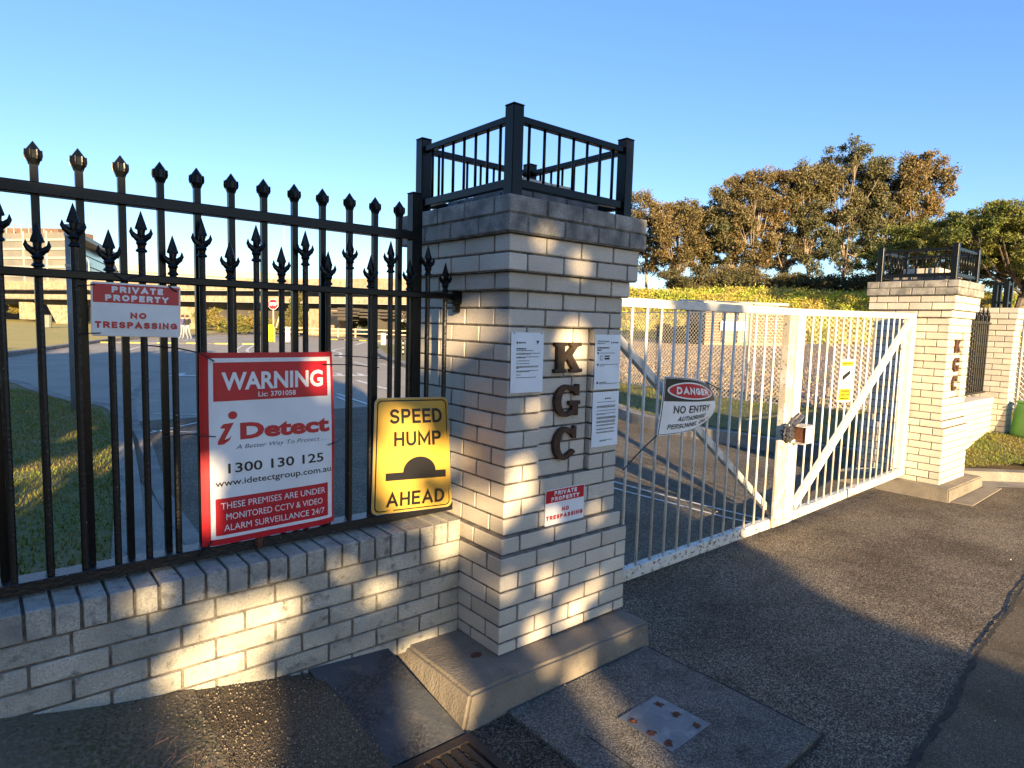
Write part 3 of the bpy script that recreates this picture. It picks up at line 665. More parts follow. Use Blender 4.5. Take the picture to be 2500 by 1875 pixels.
# ------------------------------------------------------------------ text and signs
def text_mesh(s, bold=0.0, shear=0.0, spacing=1.0):
    cu = bpy.data.curves.new('txt', 'FONT'); cu.body = s; cu.offset = bold; cu.shear = shear; cu.space_character = spacing; cu.resolution_u = 3
    cu.align_x = 'LEFT'; ob = bpy.data.objects.new('txt', cu); COL.objects.link(ob)
    dg = bpy.context.evaluated_depsgraph_get(); dg.update()
    me = bpy.data.meshes.new_from_object(ob.evaluated_get(dg)); bpy.data.objects.remove(ob); bpy.data.curves.remove(cu)
    co = np.array([v.co[:] for v in me.vertices]); fs = [tuple(p.vertices) for p in me.polygons]; bpy.data.meshes.remove(me)
    co = co[:, :2]; mn = co.min(0); mx = co.max(0); return (co - mn) / (mx - mn), fs
def _a(cx, cy, rx, ry, a0, a1, n=9): return arc(cx, cy, rx, ry, a0, a1, n)
GLYPH = {
 'A': ([[(0, 0), (.5, 1), (1, 0)], [(.2, .30), (.8, .30)]], .74), 'D': ([[(0, 0), (0, 1)] + _a(.4, .5, .6, .5, 90, -90) + [(0, 0)]], .66),
 'E': ([[(1, 1), (0, 1), (0, 0), (1, 0)], [(0, .52), (.88, .52)]], .56), 'G': ([_a(.5, .5, .5, .5, 45, 300, 14) + [(1, .12), (1, .45), (.55, .45)]], .74),
 'H': ([[(0, 0), (0, 1)], [(1, 0), (1, 1)], [(0, .5), (1, .5)]], .64), 'I': ([[(.5, 0), (.5, 1)]], .2), 'L': ([[(0, 1), (0, 0), (1, 0)]], .52),
 'M': ([[(0, 0), (0, 1), (.5, .22), (1, 1), (1, 0)]], .82), 'N': ([[(0, 0), (0, 1), (1, 0), (1, 1)]], .66), 'O': ([_a(.5, .5, .5, .5, 90, 450, 20)], .74),
 'P': ([[(0, 0), (0, 1)] + _a(.62, .74, .38, .26, 90, -90) + [(0, .48)]], .6), 'R': ([[(0, 0), (0, 1)] + _a(.62, .74, .38, .26, 90, -90) + [(0, .48)], [(.52, .48), (1, 0)]], .64),
 'S': ([_a(.5, .755, .48, .245, 28, 270, 11) + _a(.5, .25, .5, .25, 90, -152, 11)[1:]], .62), 'T': ([[(0, 1), (1, 1)], [(.5, 1), (.5, 0)]], .60),
 'U': ([[(0, 1), (0, .38)] + _a(.5, .36, .5, .36, 180, 360) + [(1, 1)]], .64), 'V': ([[(0, 1), (.5, 0), (1, 1)]], .70), 'Y': ([[(0, 1), (.5, .48), (1, 1)], [(.5, .48), (.5, 0)]], .68)}
class Sign:
    """fn(u,v,d) -> world point; d is metres in front of the face"""
    def __init__(s, t, fn): s.t = t; s.fn = fn
    def poly(s, name, pts, mat, d, sub=1, parent=None):
        mb = MB(); mb.add([s.fn(u, v, d) for u, v in pts], [tuple(range(len(pts)))]); return mb.build(name, mat, parent or s.t)
    def rect(s, name, u0, u1, v0, v1, mat, d, nu=12, nv=12, thick=0, parent=None):
        mb = MB(); vs = [s.fn(u0 + (u1 - u0) * i / nu, v0 + (v1 - v0) * j / nv, d) for j in range(nv + 1) for i in range(nu + 1)]
        q = lambda i, j: j * (nu + 1) + i
        fs = [(q(i, j), q(i + 1, j), q(i + 1, j + 1), q(i, j + 1)) for j in range(nv) for i in range(nu)]
        if thick:
            n0 = len(vs); vs += [s.fn(u0 + (u1 - u0) * i / nu, v0 + (v1 - v0) * j / nv, d - thick) for j in range(nv + 1) for i in range(nu + 1)]
            fs += [tuple(n0 + k for k in f[::-1]) for f in fs]
            ed = [q(i, 0) for i in range(nu)] + [q(nu, j) for j in range(nv)] + [q(i, nv) for i in range(nu, 0, -1)] + [q(0, j) for j in range(nv, 0, -1)]
            fs += [(ed[k], ed[k] + n0, ed[(k + 1) % len(ed)] + n0, ed[(k + 1) % len(ed)]) for k in range(len(ed))]
        mb.add(vs, fs); return mb.build(name, mat, parent or s.t)
    def text(s, txt, u0, u1, v0, v1, mat, d, bold=0.0, shear=0.0, spacing=1.0, parent=None, skew=0.0):
        co, fs = text_mesh(txt, bold, shear, spacing)
        me = bpy.data.meshes.new('t'); me.from_pydata([(a, b, 0) for a, b in co], [], fs); bm = bmesh.new(); bm.from_mesh(me); bpy.data.meshes.remove(me)
        for k in range(1, 16):
            bmesh.ops.bisect_plane(bm, geom=bm.verts[:] + bm.edges[:] + bm.faces[:], plane_co=(k / 16, 0, 0), plane_no=(1, 0, 0))
        for k in (1, 2): bmesh.ops.bisect_plane(bm, geom=bm.verts[:] + bm.edges[:] + bm.faces[:], plane_co=(0, k / 3, 0), plane_no=(0, 1, 0))
        for v in bm.verts: v.co = s.fn(u0 + (u1 - u0) * v.co.x, v0 + (v1 - v0) * v.co.y + skew * v.co.x, d)
        me = bpy.data.meshes.new('lettering'); bm.to_mesh(me); bm.free(); me.materials.append(mat)
        return mkobj('lettering', me, parent or s.t)
    def strokes(s, txt, u0, u1, v0, v1, mat, d, W, H, wt=.16, shear=0.0):
        """block lettering drawn with strokes; W,H size of the sign in metres"""
        h = (v1 - v0) * H; th = wt * h; gap = th * .5; x = 0; items = []
        for ch in txt:
            if ch == ' ': x += .45 * h; continue
            g, gw = GLYPH[ch]; gw = gw * h; items.append((g, x, gw)); x += gw + gap + th * .25
        tot = x - gap - th * .25; sx = (u1 - u0) * W / tot; th = th * min(1.3, max(1, sx ** .6)); mb = MB(); kk = 0
        for g, gx, gw in items:
            for pl in g:
                kk += 1; pts = [Vector(((gx * sx) + th / 2 + (gw * sx - th) * a, th / 2 + (h - th) * b)) for a, b in pl]
                if gw < .3 * h: pts = [Vector((gx * sx + gw * sx / 2, p.y)) for p in pts]
                closed = (pts[0] - pts[-1]).length < 1e-6
                if not closed:
                    e0 = (pts[0] - pts[1]).normalized() * th / 2; e1 = (pts[-1] - pts[-2]).normalized() * th / 2
                    pts[0] = pts[0] + e0; pts[-1] = pts[-1] + e1
                    for q in (0, -1): pts[q].y = min(max(pts[q].y, 0), h)
                n = len(pts); L = []; Rr = []
                for i, p in enumerate(pts):
                    if closed: pa, pb = pts[i - 1 if i > 0 else n - 2], pts[i + 1 if i < n - 1 else 1]
                    else: pa, pb = pts[max(i - 1, 0)], pts[min(i + 1, n - 1)]
                    d1 = (p - pa); d2 = (pb - p)
                    d1 = d1.normalized() if d1.length > 1e-9 else d2.normalized(); d2 = d2.normalized() if d2.length > 1e-9 else d1
                    t_ = (d1 + d2).normalized(); nn = Vector((-t_.y, t_.x)); cs = max(.45, nn.dot(Vector((-d1.y, d1.x))))
                    o_ = nn * (th / 2 / cs); L.append(p + o_); Rr.append(p - o_)
                dd = d + .00006 * (kk % 5)
                cv_ = lambda q: s.fn(u0 + (q.x + shear * q.y) / W, v0 + q.y / H, dd)
                for i in range(n - 1):
                    m_ = max(1, int((pts[i + 1] - pts[i]).length / .02))
                    for j in range(m_):
                        a_, b_ = j / m_, (j + 1) / m_
                        mb.quad(cv_(Rr[i].lerp(Rr[i + 1], a_)), cv_(Rr[i].lerp(Rr[i + 1], b_)), cv_(L[i].lerp(L[i + 1], b_)), cv_(L[i].lerp(L[i + 1], a_)))
        return mb.build('lettering', mat, s.t)
    def ring(s, name, cu_, cv_, ru, rv, mat, d, r0=0.0, n=40):
        mb = MB()
        pts = [(math.cos(2 * math.pi * k / n), math.sin(2 * math.pi * k / n)) for k in range(n)]
        if r0 == 0: mb.add([s.fn(cu_ + ru * a, cv_ + rv * b, d) for a, b in pts], [tuple(range(n))])
        return mb.build(name, mat, s.t)
def planar(x0, x1, z0, z1, Y, bulge=None):
    def fn(u, v, d):
        b = bulge(u, v) if bulge else 0
        return (x0 + (x1 - x0) * u, Y - d - b, z0 + (z1 - z0) * v)
    return fn
def bilin(BL, BRt, TR, TL, Y, bulge=None):
    def fn(u, v, d):
        x = (BL[0] * (1 - u) + BRt[0] * u) * (1 - v) + (TL[0] * (1 - u) + TR[0] * u) * v
        z = (BL[1] * (1 - u) + BRt[1] * u) * (1 - v) + (TL[1] * (1 - u) + TR[1] * u) * v
        b = bulge(u, v) if bulge else 0
        return (x, Y - d - b, z)
    return fn
def rounded(s, name, u0, u1, v0, v1, ru, rv, mat, d, thick=0.0, n=5):
    pts = []
    for (cu_, cv_, a0) in ((u1 - ru, v0 + rv, -90), (u1 - ru, v1 - rv, 0), (u0 + ru, v1 - rv, 90), (u0 + ru, v0 + rv, 180)):
        for k in range(n + 1): a = R(a0 + 90 * k / n); pts.append((cu_ + ru * math.cos(a), cv_ + rv * math.sin(a)))
    mb = MB(); k = len(pts); cu0, cv0 = (u0 + u1) / 2, (v0 + v1) / 2
    # concentric rings so that the sheet can follow a bend
    rings = [1, .75, .5, .25]
    vs = [s.fn(cu0 + (u - cu0) * r_, cv0 + (v - cv0) * r_, d) for r_ in rings for u, v in pts] + [s.fn(cu0, cv0, d)]
    fs = [(i + j * k, (i + 1) % k + j * k, (i + 1) % k + (j + 1) * k, i + (j + 1) * k) for j in range(3) for i in range(k)] + [(i + 3 * k, (i + 1) % k + 3 * k, 4 * k) for i in range(k)]
    if thick:
        n0 = len(vs); vs += [s.fn(u, v, d - thick) for u, v in pts]; fs += [(i, i + n0, (i + 1) % k + n0, (i + 1) % k) for i in range(k)] + [tuple(range(n0 + k - 1, n0 - 1, -1))]
    mb.add(vs, fs); return mb.build(name, mat, s.t)
def tie(t, pts, r=.0022): mb = MB(); mb.tube(pts, r, 6); return mb.build('cable_tie', M_['tie'], t)

def private_sign(label, fn, loc, base='dirty_white', W=.29):
    t = thing('private_property_sign', label, 'sign', loc); s = Sign(t, fn)
    rounded(s, 'panel', 0, 1, 0, 1, .035, .05, M_['sign_edge'], 0, .0015)
    rounded(s, 'white_face', .008, .992, .012, .988, .03, .045, M_[base], .0006)
    s.rect('red_band', .022, .978, .625, .965, M_['red'], .0011, 6, 3)
    s.strokes('PRIVATE', .22, .79, .815, .930, M_['white'], .0016, .295, .198, .235)
    s.strokes('PROPERTY', .15, .855, .660, .775, M_['white'], .0016, .295, .198, .235)
    s.strokes('NO', .42, .60, .340, .455, M_['red'], .0013, .295, .198, .235)
    s.strokes('TRESPASSING', .04, .96, .155, .275, M_['red'], .0013, .295, .198, .235)
    for u, v in ((.02, .96), (.965, .06)):
        pass
    return t, s
t, s = private_sign('landscape red and white private property sign cable tied to the black fence at left', bilin((-1.629, 1.474), (-1.336, 1.470), (-1.331, 1.668), (-1.626, 1.671), .398, lambda u, v: .004 * math.sin(3.1 * u)), (-1.48, .398, 1.47))
tie(t, [(-1.665, .43, 1.652), (-1.64, .392, 1.654), (-1.612, .3935, 1.660)]); tie(t, [(-1.665, .42, 1.478), (-1.63, .392, 1.484), (-1.60, .393, 1.485)]); tie(t, [(-1.375, .395, 1.672), (-1.36, .390, 1.655), (-1.345, .392, 1.648)], .003); tie(t, [(-1.55, .40, 1.700), (-1.52, .39, 1.68), (-1.49, .40, 1.695), (-1.46, .405, 1.70)], .003)
t, s = private_sign('small red and white private property sign screwed low on the near brick pillar', bilin((.270, .514), (.564, .514), (.564, .7075), (.270, .709), -.003), (.417, -.003, .514), 'white')

# large warning poster
def wb(u, v): return .006 * math.sin(5 * v + 1) + -.028 * max(0, (u - .80) / .20) ** 3 * (.5 + .5 * math.sin(6 * v + 1)) - .02 * max(0, (.15 - u) / .15) ** 2
t = thing('warning_sign', 'tall red and white WARNING security poster tied to the black fence', 'sign', (-.98, .39, .61)); s = Sign(t, bilin((-1.269, .609), (-.693, .616), (-.703, 1.410), (-1.266, 1.410), .392, wb))
s.rect('panel', 0, 1, 0, 1, M_['red'], 0, 40, 24, .002)
s.rect('white_face', .055, .975, .032, .972, M_['white'], .0009, 40, 24)
s.rect('top_band', .085, .945, .750, .950, M_['red'], .0017, 36, 8); s.rect('bottom_band', .085, .935, .050, .245, M_['red'], .0017, 36, 8)
s.text('WARNING', .140, .905, .805, .900, M_['white'], .0026, .030)
s.text('Lic: 3701058', .40, .685, .765, .792, M_['white'], .0026, .014)
dot = [(.215 + .032 * math.cos(a), .675 + .021 * math.sin(a)) for a in np.linspace(0, 2 * math.pi, 20)[:-1]]
s.poly('logo_dot', dot, M_['red'], .0019)
s.poly('logo_i', [(.125, .612), (.150, .632), (.222, .636), (.155, .550), (.185, .556), (.205, .570), (.190, .546), (.150, .526), (.112, .526), (.108, .540), (.160, .607)][::-1], M_['red'], .0019)
s.text('Detect', .265, .955, .543, .632, M_['red'], .0019, .045)
s.text('A Better Way To Protect . . .', .235, .955, .488, .518, M_['navy'], .0019, -.004, .25)
s.text('1300 130 125', .175, .90, .372, .424, M_['ink'], .0019, .016)
s.text('www.idetectgroup.com.au', .085, .965, .298, .342, M_['ink'], .0019, .010)
s.text('THESE PREMISES ARE UNDER', .120, .910, .188, .222, M_['white'], .0026, .0)
s.text('MONITORED CCTV & VIDEO', .155, .885, .128, .162, M_['white'], .0026, .0)
s.text('ALARM SURVEILLANCE 24/7', .140, .900, .070, .104, M_['white'], .0026, .0)
tie(t, [(-1.46, .45, 1.44), (-1.33, .43, 1.425), (-1.27, .385, 1.410), (-1.215, .386, 1.375)], .003)
tie(t, [(-1.40, .44, 1.075), (-1.30, .40, 1.085), (-1.262, .380, 1.075), (-1.215, .386, 1.068)], .0025)
tie(t, [(-.762, .385, 1.355), (-.62, .40, 1.350), (-.45, .44, 1.330)], .0025); tie(t, [(-.705, .385, 1.395), (-.60, .40, 1.388), (-.42, .44, 1.372)], .0025)
tie(t, [(-.735, .385, .985), (-.70, .388, .992), (-.66, .42, 1.00)], .0025); tie(t, [(-1.30, .42, .56), (-1.262, .386, .60), (-1.235, .386, .635)], .003)
# speed hump sign
t = thing('speed_hump_sign', 'yellow SPEED HUMP AHEAD sign with rounded corners on the fence beside the near pillar', 'sign', (-.27, .39, .59))
s = Sign(t, bilin((-.512, .612), (-.040, .582), (-.080, 1.172), (-.497, 1.187), .392, lambda u, v: .022 * math.sin(math.pi * v) * u))
rounded(s, 'panel', 0, 1, 0, 1, .07, .05, M_['sign_edge'], 0, .002)
rounded(s, 'yellow_rim', .006, .994, .004, .996, .066, .048, M_['yellow'], .0008)
rounded(s, 'border', .030, .970, .020, .980, .06, .042, M_['ink'], .0014)
rounded(s, 'yellow_face', .045, .955, .031, .969, .05, .035, M_['yellow'], .0022)
s.strokes('SPEED', .19, .885, .780, .905, M_['ink'], .0060, .445, .59, .165)
s.strokes('HUMP', .245, .855, .585, .710, M_['ink'], .0060, .445, .59, .165)
s.strokes('AHEAD', .165, .890, .060, .185, M_['ink'], .0060, .445, .59, .165)
s.rect('hump_bar', .150, .905, .290, .357, M_['ink'], .0060, 10, 2)
mb = MB()
for a in range(0, 180, 6):
    for k in range(5):
        f0, f1 = k / 5, (k + 1) / 5; q = [(.565 - .205 * f * math.cos(R(b_)), .357 + .130 * f * math.sin(R(b_))) for f, b_ in ((f0, a), (f1, a), (f1, a + 6), (f0, a + 6))]
        mb.quad(*[s.fn(u, v, .0061) for u, v in q])
mb.build('hump_dome', M_['ink'], t)

# paper notices
def lines(s, rows, mat=M_['ink'], d=.0012):
    for (u0, u1, v, h) in rows: pass
    mb = MB()
    for (u0, u1, v, h) in rows:
        u = u0
        while u < u1 - .004:
            l = min(random.uniform(.02, .075), u1 - u); o = len(mb.v)
            mb.v += [s.fn(u, v - h / 2, d), s.fn(u + l, v - h / 2, d), s.fn(u + l, v + h / 2, d), s.fn(u, v + h / 2, d)]; mb.f.append((o, o + 1, o + 2, o + 3)); mb.m.append(0); u += l + .010
    mb.build('printed_lines', mat, s.t)
def notice(label, x0, x1, z0, z1, sk=0):
    t = thing('paper_notice', label, 'notice', ((x0 + x1) / 2, -.003, z0)); s = Sign(t, bilin((x0, z0), (x1, z0), (x1, z1), (x0, z1), -.003, lambda u, v: .0015 + .004 * abs(math.sin(4 * v + 2 * u)) * (1 - v)))
    s.rect('sheet', 0, 1, 0, 1, M_['paper'], 0, 6, 8, .0008)
    return t, s
t, s = notice('white laminated notice left of the metal letters on the near pillar', .013, .223, 1.225, 1.520)
lines(s, [(.16, .20, .83, .035), (.22, .44, .83, .022), (.16, .45, .73, .022), (.16, .67, .70, .012), (.16, .88, .655, .010), (.16, .60, .64, .010), (.16, .86, .595, .010), (.16, .45, .58, .010), (.16, .56, .53, .010), (.16, .57, .485, .010), (.16, .86, .44, .010), (.16, .84, .425, .010), (.16, .24, .41, .010), (.16, .85, .365, .010), (.16, .58, .35, .010), (.16, .29, .30, .010), (.16, .78, .255, .010)])
s.poly('triangle_logo', [(.76, .865), (.86, .865), (.81, .80)][::-1], M_['navy'], .0012)
for q in (.08, .93): mb = MB(); p = s.fn(q, .985, .001); mb.tube([p, (p[0], p[1] - .003, p[2])], .003, 6); mb.build('pin', M_['rust'], t)
t, s = notice('white visitor registration notice at upper right of the near pillar face', .600, .805, 1.216, 1.515)
s.text('Visitor & Contractor', .08, .55, .865, .90, M_['ink'], .0012, .012); s.text('Registration', .08, .38, .825, .855, M_['ink'], .0012, .012)
lines(s, [(.62, .66, .855, .035), (.68, .92, .855, .020), (.08, .55, .76, .024), (.08, .25, .72, .024), (.20, .78, .665, .010), (.20, .92, .455, .010), (.20, .38, .43, .010), (.20, .48, .13, .014), (.20, .92, .105, .010)])
for v in (.665, .455, .125): s.ring('bullet', .12, v, .035, .022, M_['ink'], .0012, n=14)
s.ring('round_symbol', .26, .575, .065, .045, M_['ink'], .0012, n=20); s.ring('round_symbol_centre', .26, .575, .05, .034, M_['paper'], .0016, n=20)
s.rect('badge', .38, .58, .595, .62, M_['ink'], .0012, 2, 1); s.rect('badge', .38, .58, .545, .58, M_['ink'], .0012, 2, 1)
t, s = notice('white text notice at lower right of the near pillar face, under the other notice', .598, .810, .898, 1.202)
rows = [(.46, .50, .875, .03), (.52, .70, .875, .018)]
for v in (.815, .745, .73, .715, .66, .605, .59, .54, .525, .51, .47, .455, .44, .40, .385, .33, .315, .27, .255): rows.append((.16, random.choice([.5, .88, .9, .85]), v, .009))
rows += [(.30, .80, .115, .010), (.30, .55, .10, .010)]
lines(s, rows)

# danger sign, bent
def dfn(u, v, d):
    def q3(a, b, c, t): return a * ((1 - t) * (1 - 2 * t)) + b * (4 * t * (1 - t)) + c * (t * (2 * t - 1))
    P = Vector((1.721, .795)).lerp(Vector((1.774, 1.219)), v) + Vector((.010, 0)) * math.sin(math.pi * v)
    Q = q3(Vector((2.36, .870)), Vector((2.445, .985)), Vector((2.317, 1.150)), v)
    X = P.x + (Q.x - P.x) * u; Z = P.y + (Q.y - P.y) * u + .022 * math.sin(math.pi * u) * (v * 1.6 - 1)
    return (X, .41 - .045 * math.sin(math.pi * u) - d, Z)
t = thing('danger_sign', 'bent DANGER NO ENTRY sign wired to the left white gate leaf', 'sign', (2.05, .42, .80)); s = Sign(t, dfn)
s.rect('panel', 0, 1, 0, 1, M_['white'], 0, 20, 16, .0015)
s.rect('black_edge', .010, .990, .012, .988, M_['ink'], .0007, 20, 16); s.rect('white_face', .020, .980, .024, .976, M_['dirty_white'], .0013, 20, 16)
s.rect('black_band', .025, .975, .585, .970, M_['ink'], .0021, 20, 8)
def ell(name, ru, rv, mat, d):
    mb = MB(); n = 40; rings = [1, .66, .33]; pts = [(math.cos(2 * math.pi * k / n), math.sin(2 * math.pi * k / n)) for k in range(n)]
    vs = [s.fn(.50 + ru * a * r_, .775 + rv * b * r_, d) for r_ in rings for a, b in pts] + [s.fn(.50, .775, d)]
    fs = [(i + j * n, (i + 1) % n + j * n, (i + 1) % n + (j + 1) * n, i + (j + 1) * n) for j in range(2) for i in range(n)] + [(i + 2 * n, (i + 1) % n + 2 * n, 3 * n) for i in range(n)]
    mb.add(vs, fs); mb.build(name, mat, t)
ell('white_oval', .44, .155, M_['white'], .0026); ell('red_oval', .415, .130, M_['red'], .0033)
s.strokes('DANGER', .19, .81, .712, .838, M_['white'], .0060, .62, .40, .20)
s.strokes('NO ENTRY', .17, .82, .375, .510, M_['ink'], .0045, .62, .40, .15); s.strokes('AUTHORISED', .25, .74, .232, .315, M_['ink'], .0045, .62, .40, .15, .18); s.strokes('PERSONNEL ONLY', .12, .86, .100, .185, M_['ink'], .0045, .62, .40, .15, .18)
tie(t, [(1.725, .41, .80), (1.60, .40, .745), (1.47, .39, .68), (1.35, .39, .60)], .005); tie(t, [(2.28, .40, 1.16), (2.40, .40, 1.12), (2.52, .42, 1.09)], .005)
# camera sign
t = thing('camera_sign', 'narrow white and yellow security camera sign on the right gate leaf', 'sign', (4.8, .42, .85)); s = Sign(t, bilin((4.625, .868), (4.945, .855), (4.972, 1.292), (4.652, 1.297), .425))
s.rect('panel', 0, 1, 0, 1, M_['white'], 0, 2, 2, .0015)
s.rect('top_band', .08, .92, .845, .955, M_['yel'], .002, 1, 1); s.rect('bottom_band', .07, .93, .035, .31, M_['yel'], .002, 1, 1)
s.text('SECURITY NOTICE', .13, .87, .875, .925, M_['ink'], .0040, .03)
s.text('THIS BUILDING', .16, .84, .235, .28, M_['ink'], .0040, .03); s.text('IS UNDER 24 HOUR', .12, .90, .145, .19, M_['ink'], .0040, .03); s.text('SURVEILLANCE', .16, .84, .06, .105, M_['ink'], .0040, .03)
s.poly('camera_symbol', [(.20, .55), (.30, .50), (.35, .53), (.78, .66), (.72, .75), (.24, .62)], M_['ink'], .003); s.poly('camera_symbol', [(.47, .54), (.50, .54), (.50, .44), (.82, .44), (.82, .42), (.47, .42)][::-1], M_['ink'], .0034)

# ------------------------------------------------------------------ ground beyond the fence (left)
def ribbon(name, pts, wdt, z, mat, h=0.0, parent=None):
    mb = MB(); P = [Vector((p[0], p[1])) for p in pts]; L = []; Rr = []
    for i, p in enumerate(P):
        d = (P[min(i + 1, len(P) - 1)] - P[max(i - 1, 0)]).normalized(); n = Vector((-d.y, d.x)); a = p + n * wdt / 2; b = p - n * wdt / 2
        zz = z(p.x, p.y) if callable(z) else z
        L.append((a.x, a.y, zz)); Rr.append((b.x, b.y, zz))
    for i in range(len(P) - 1):
        if h:
            l0, l1, r0, r1 = L[i], L[i + 1], Rr[i], Rr[i + 1]; up = lambda q: (q[0], q[1], q[2] + h)
            mb.quad(up(r0), up(r1), up(l1), up(l0)); mb.quad(r0, r1, up(r1), up(r0)); mb.quad(l1, l0, up(l0), up(l1))
            if i == 0: mb.quad(l0, r0, up(r0), up(l0))
        else: mb.quad(Rr[i], Rr[i + 1], L[i + 1], L[i])
    return mb.build(name, mat, parent)
def curve(pts, n=8):
    out = []
    P = [Vector(p) for p in pts]
    for i in range(len(P) - 1):
        p0, p1, p2, p3 = P[max(i - 1, 0)], P[i], P[i + 1], P[min(i + 2, len(P) - 1)]
        for k in range(n):
            t_ = k / n; out.append(.5 * ((2 * p1) + (p2 - p0) * t_ + (2 * p0 - 5 * p1 + 4 * p2 - p3) * t_ * t_ + (3 * p1 - p0 - 3 * p2 + p3) * t_ ** 3))
    out.append(P[-1]); return out
kl = curve([(-9, 25), (-4, 20.5), (-1.602, 17.6), (-1.057, 15.0), (-.636, 12.7), (-.15, 11.2), (-.30, 9.2), (-.65, 6.4), (-1.05, 3.6), (-1.5, .75)])
struct(ribbon('kerb', kl, .22, -.205, M_['kerb'], .06))
lawn_poly = [(p.x - .1, p.y) for p in kl] + [(-9.5, .75), (-9.5, 25)]
struct(sheet('lawn', lawn_poly, -.165, M_['lawn']))
def inside(poly, x, y):
    c = False; j = len(poly) - 1
    for i in range(len(poly)):
        if (poly[i][1] > y) != (poly[j][1] > y) and x < (poly[j][0] - poly[i][0]) * (y - poly[i][1]) / (poly[j][1] - poly[i][1]) + poly[i][0]: c = not c
        j = i
    return c
def blades(name, poly, n, zf, h, wdt, mat, label):
    xs = [p[0] for p in poly]; ys = [p[1] for p in poly]; out = []
    X = rng.uniform(min(xs), max(xs), n * 2); Y = rng.uniform(min(ys), max(ys), n * 2)
    for x, y in zip(X, Y):
        if not inside(poly, x, y): continue
        a = random.uniform(0, 6.28); z = zf(x, y); hh = h * random.uniform(.4, 1.3); w_ = wdt * random.uniform(.6, 1.3); lx, ly = random.gauss(0, .35) * hh, random.gauss(0, .35) * hh
        ca, sa = math.cos(a) * w_, math.sin(a) * w_
        out += [(x - ca, y - sa, z), (x + ca, y + sa, z), (x + lx, y + ly, z + hh)]
    return stuff(fast_mesh(name, np.array(out), 3, mat), label, 'grass')
blades('grass_blades', [(-6, .8), (-1.45, .8), (-.75, 6), (-.45, 9), (-.35, 11), (-1.3, 15), (-6, 18)], 42000, lambda x, y: -.165, .035, .008, M_['grass'], 'short mown grass on the lawn behind the black fence')
# darker concrete footpath and channel lines across the road
struct(ribbon('channel', curve([(-.75, 2.0), (-.62, 4.5), (-.25, 7.5), (-.05, 9.6), (.47, 13.0), (1.5, 17)]), .14, -.1995, M_['kerb']))
RP = M_['roadpaint']
def mark(name, pts, wdt, cv=True): return struct(ribbon(name, curve(pts) if cv else pts, wdt, lambda x, y: gz(x, y) + .002, RP))
mark('road_line', [(3.0, 31), (3.443, 32.4), (4.446, 35.7), (6.409, 41.0), (9.604, 46.1), (11.43, 49.6), (17.4, 57)], .16)
mark('road_line', [(7.6, 28), (7.73, 30.3), (8.92, 34.1), (10.87, 39.0), (12.28, 41.3)], .14); mark('road_line', [(8.1, 28), (8.25, 30.3), (9.5, 34.1), (11.4, 38.6), (13.0, 41.3), (16.5, 42)], .14)
mark('road_line', [(18, 38.4), (22, 44.1), (30, 52)], .3); mark('road_line', [(15.4, 34.5), (13.0, 31), (12.3, 28.5), (11.2, 26.2), (10.7, 24.9)], .15)
mark('road_line', [(9.93, 22.1), (9.37, 19.7)], .10); mark('road_line', [(6.39, 14.6), (6.2, 13.4), (6.12, 12.9), (6.06, 12.1)], .14)
mark('road_line', [(4.49, 11.76), (4.35, 10.6), (4.28, 9.7), (4.1, 8)], .09); mark('road_line', [(4.23, 11.2), (4.1, 10.3)], .09)
mark('road_line', [(10.66, 21.4), (10.1, 19.4), (9.6, 17.8)], .08); mark('road_line', [(.36, 10.3), (.96, 9.8), (2.4, 8.9)], .05); mark('road_line', [(.0, 8.4), (.52, 7.95), (1.6, 7.2)], .05)
mark('road_line', [(-.1, 8.2), (.9, 9.0), (2.6, 10.4)], .05)
mark('road_line', [(3.9, 3.2), (3.738, 2.5), (3.729, 1.8), (3.79, .98), (3.85, .6)], .035); mark('road_line', [(3.6, 3.0), (3.493, 2.3), (3.532, 1.55), (3.57, .9), (3.7, .55)], .035)
# painted word strip (only its lower strokes show between the pickets)
mk = MB(); a0 = Vector((2.08, 17.80)); a1 = Vector((7.43, 15.72)); dx = (a1 - a0).normalized(); dy = Vector((-dx.y, dx.x))
def pk(mb, u0, u1, v0, v1, sh=0):
    q = [a0 + dx * u0 + dy * v0, a0 + dx * u1 + dy * v0, a0 + dx * (u1 + sh) + dy * v1, a0 + dx * (u0 + sh) + dy * v1]
    mb.add([(p.x, p.y, -.1975) for p in q], [(0, 1, 2, 3)])
pk(mk, .05, 5.7, 0, .28)
for u0 in (.25, .78, 1.15, 4.35, 4.75, 5.1, 5.4): pk(mk, u0, u0 + .17, .284, 1.0, -.05)
pk(mk, -.25, .05, 1.3, 1.45)
struct(mk.build('painted_road_word', RP))
# black and yellow speed hump strips
def hump(pts, n):
    hs = thing('speed_hump', 'black and yellow rubber speed hump strip on the far road' + (' at the roundabout entry' if n > 9 else ' near the far kerb island'), 'speed hump', (pts[0][0], pts[0][1], -.2))
    for k in range(n):
        p = Vector(pts[0]).lerp(Vector(pts[1]), k / n); q = Vector(pts[0]).lerp(Vector(pts[1]), (k + 1) / n - .001)
        mb = MB(); mb.bar((p.x, p.y, -.18), (q.x, q.y, -.18), .35, .05); mb.build('segment', M_['yel'] if k % 2 else M_['ink'], hs)
hump([(2.4, 41.5), (11.5, 39.2)], 12); hump([(20.6, 49.5), (23.2, 44.3)], 8)
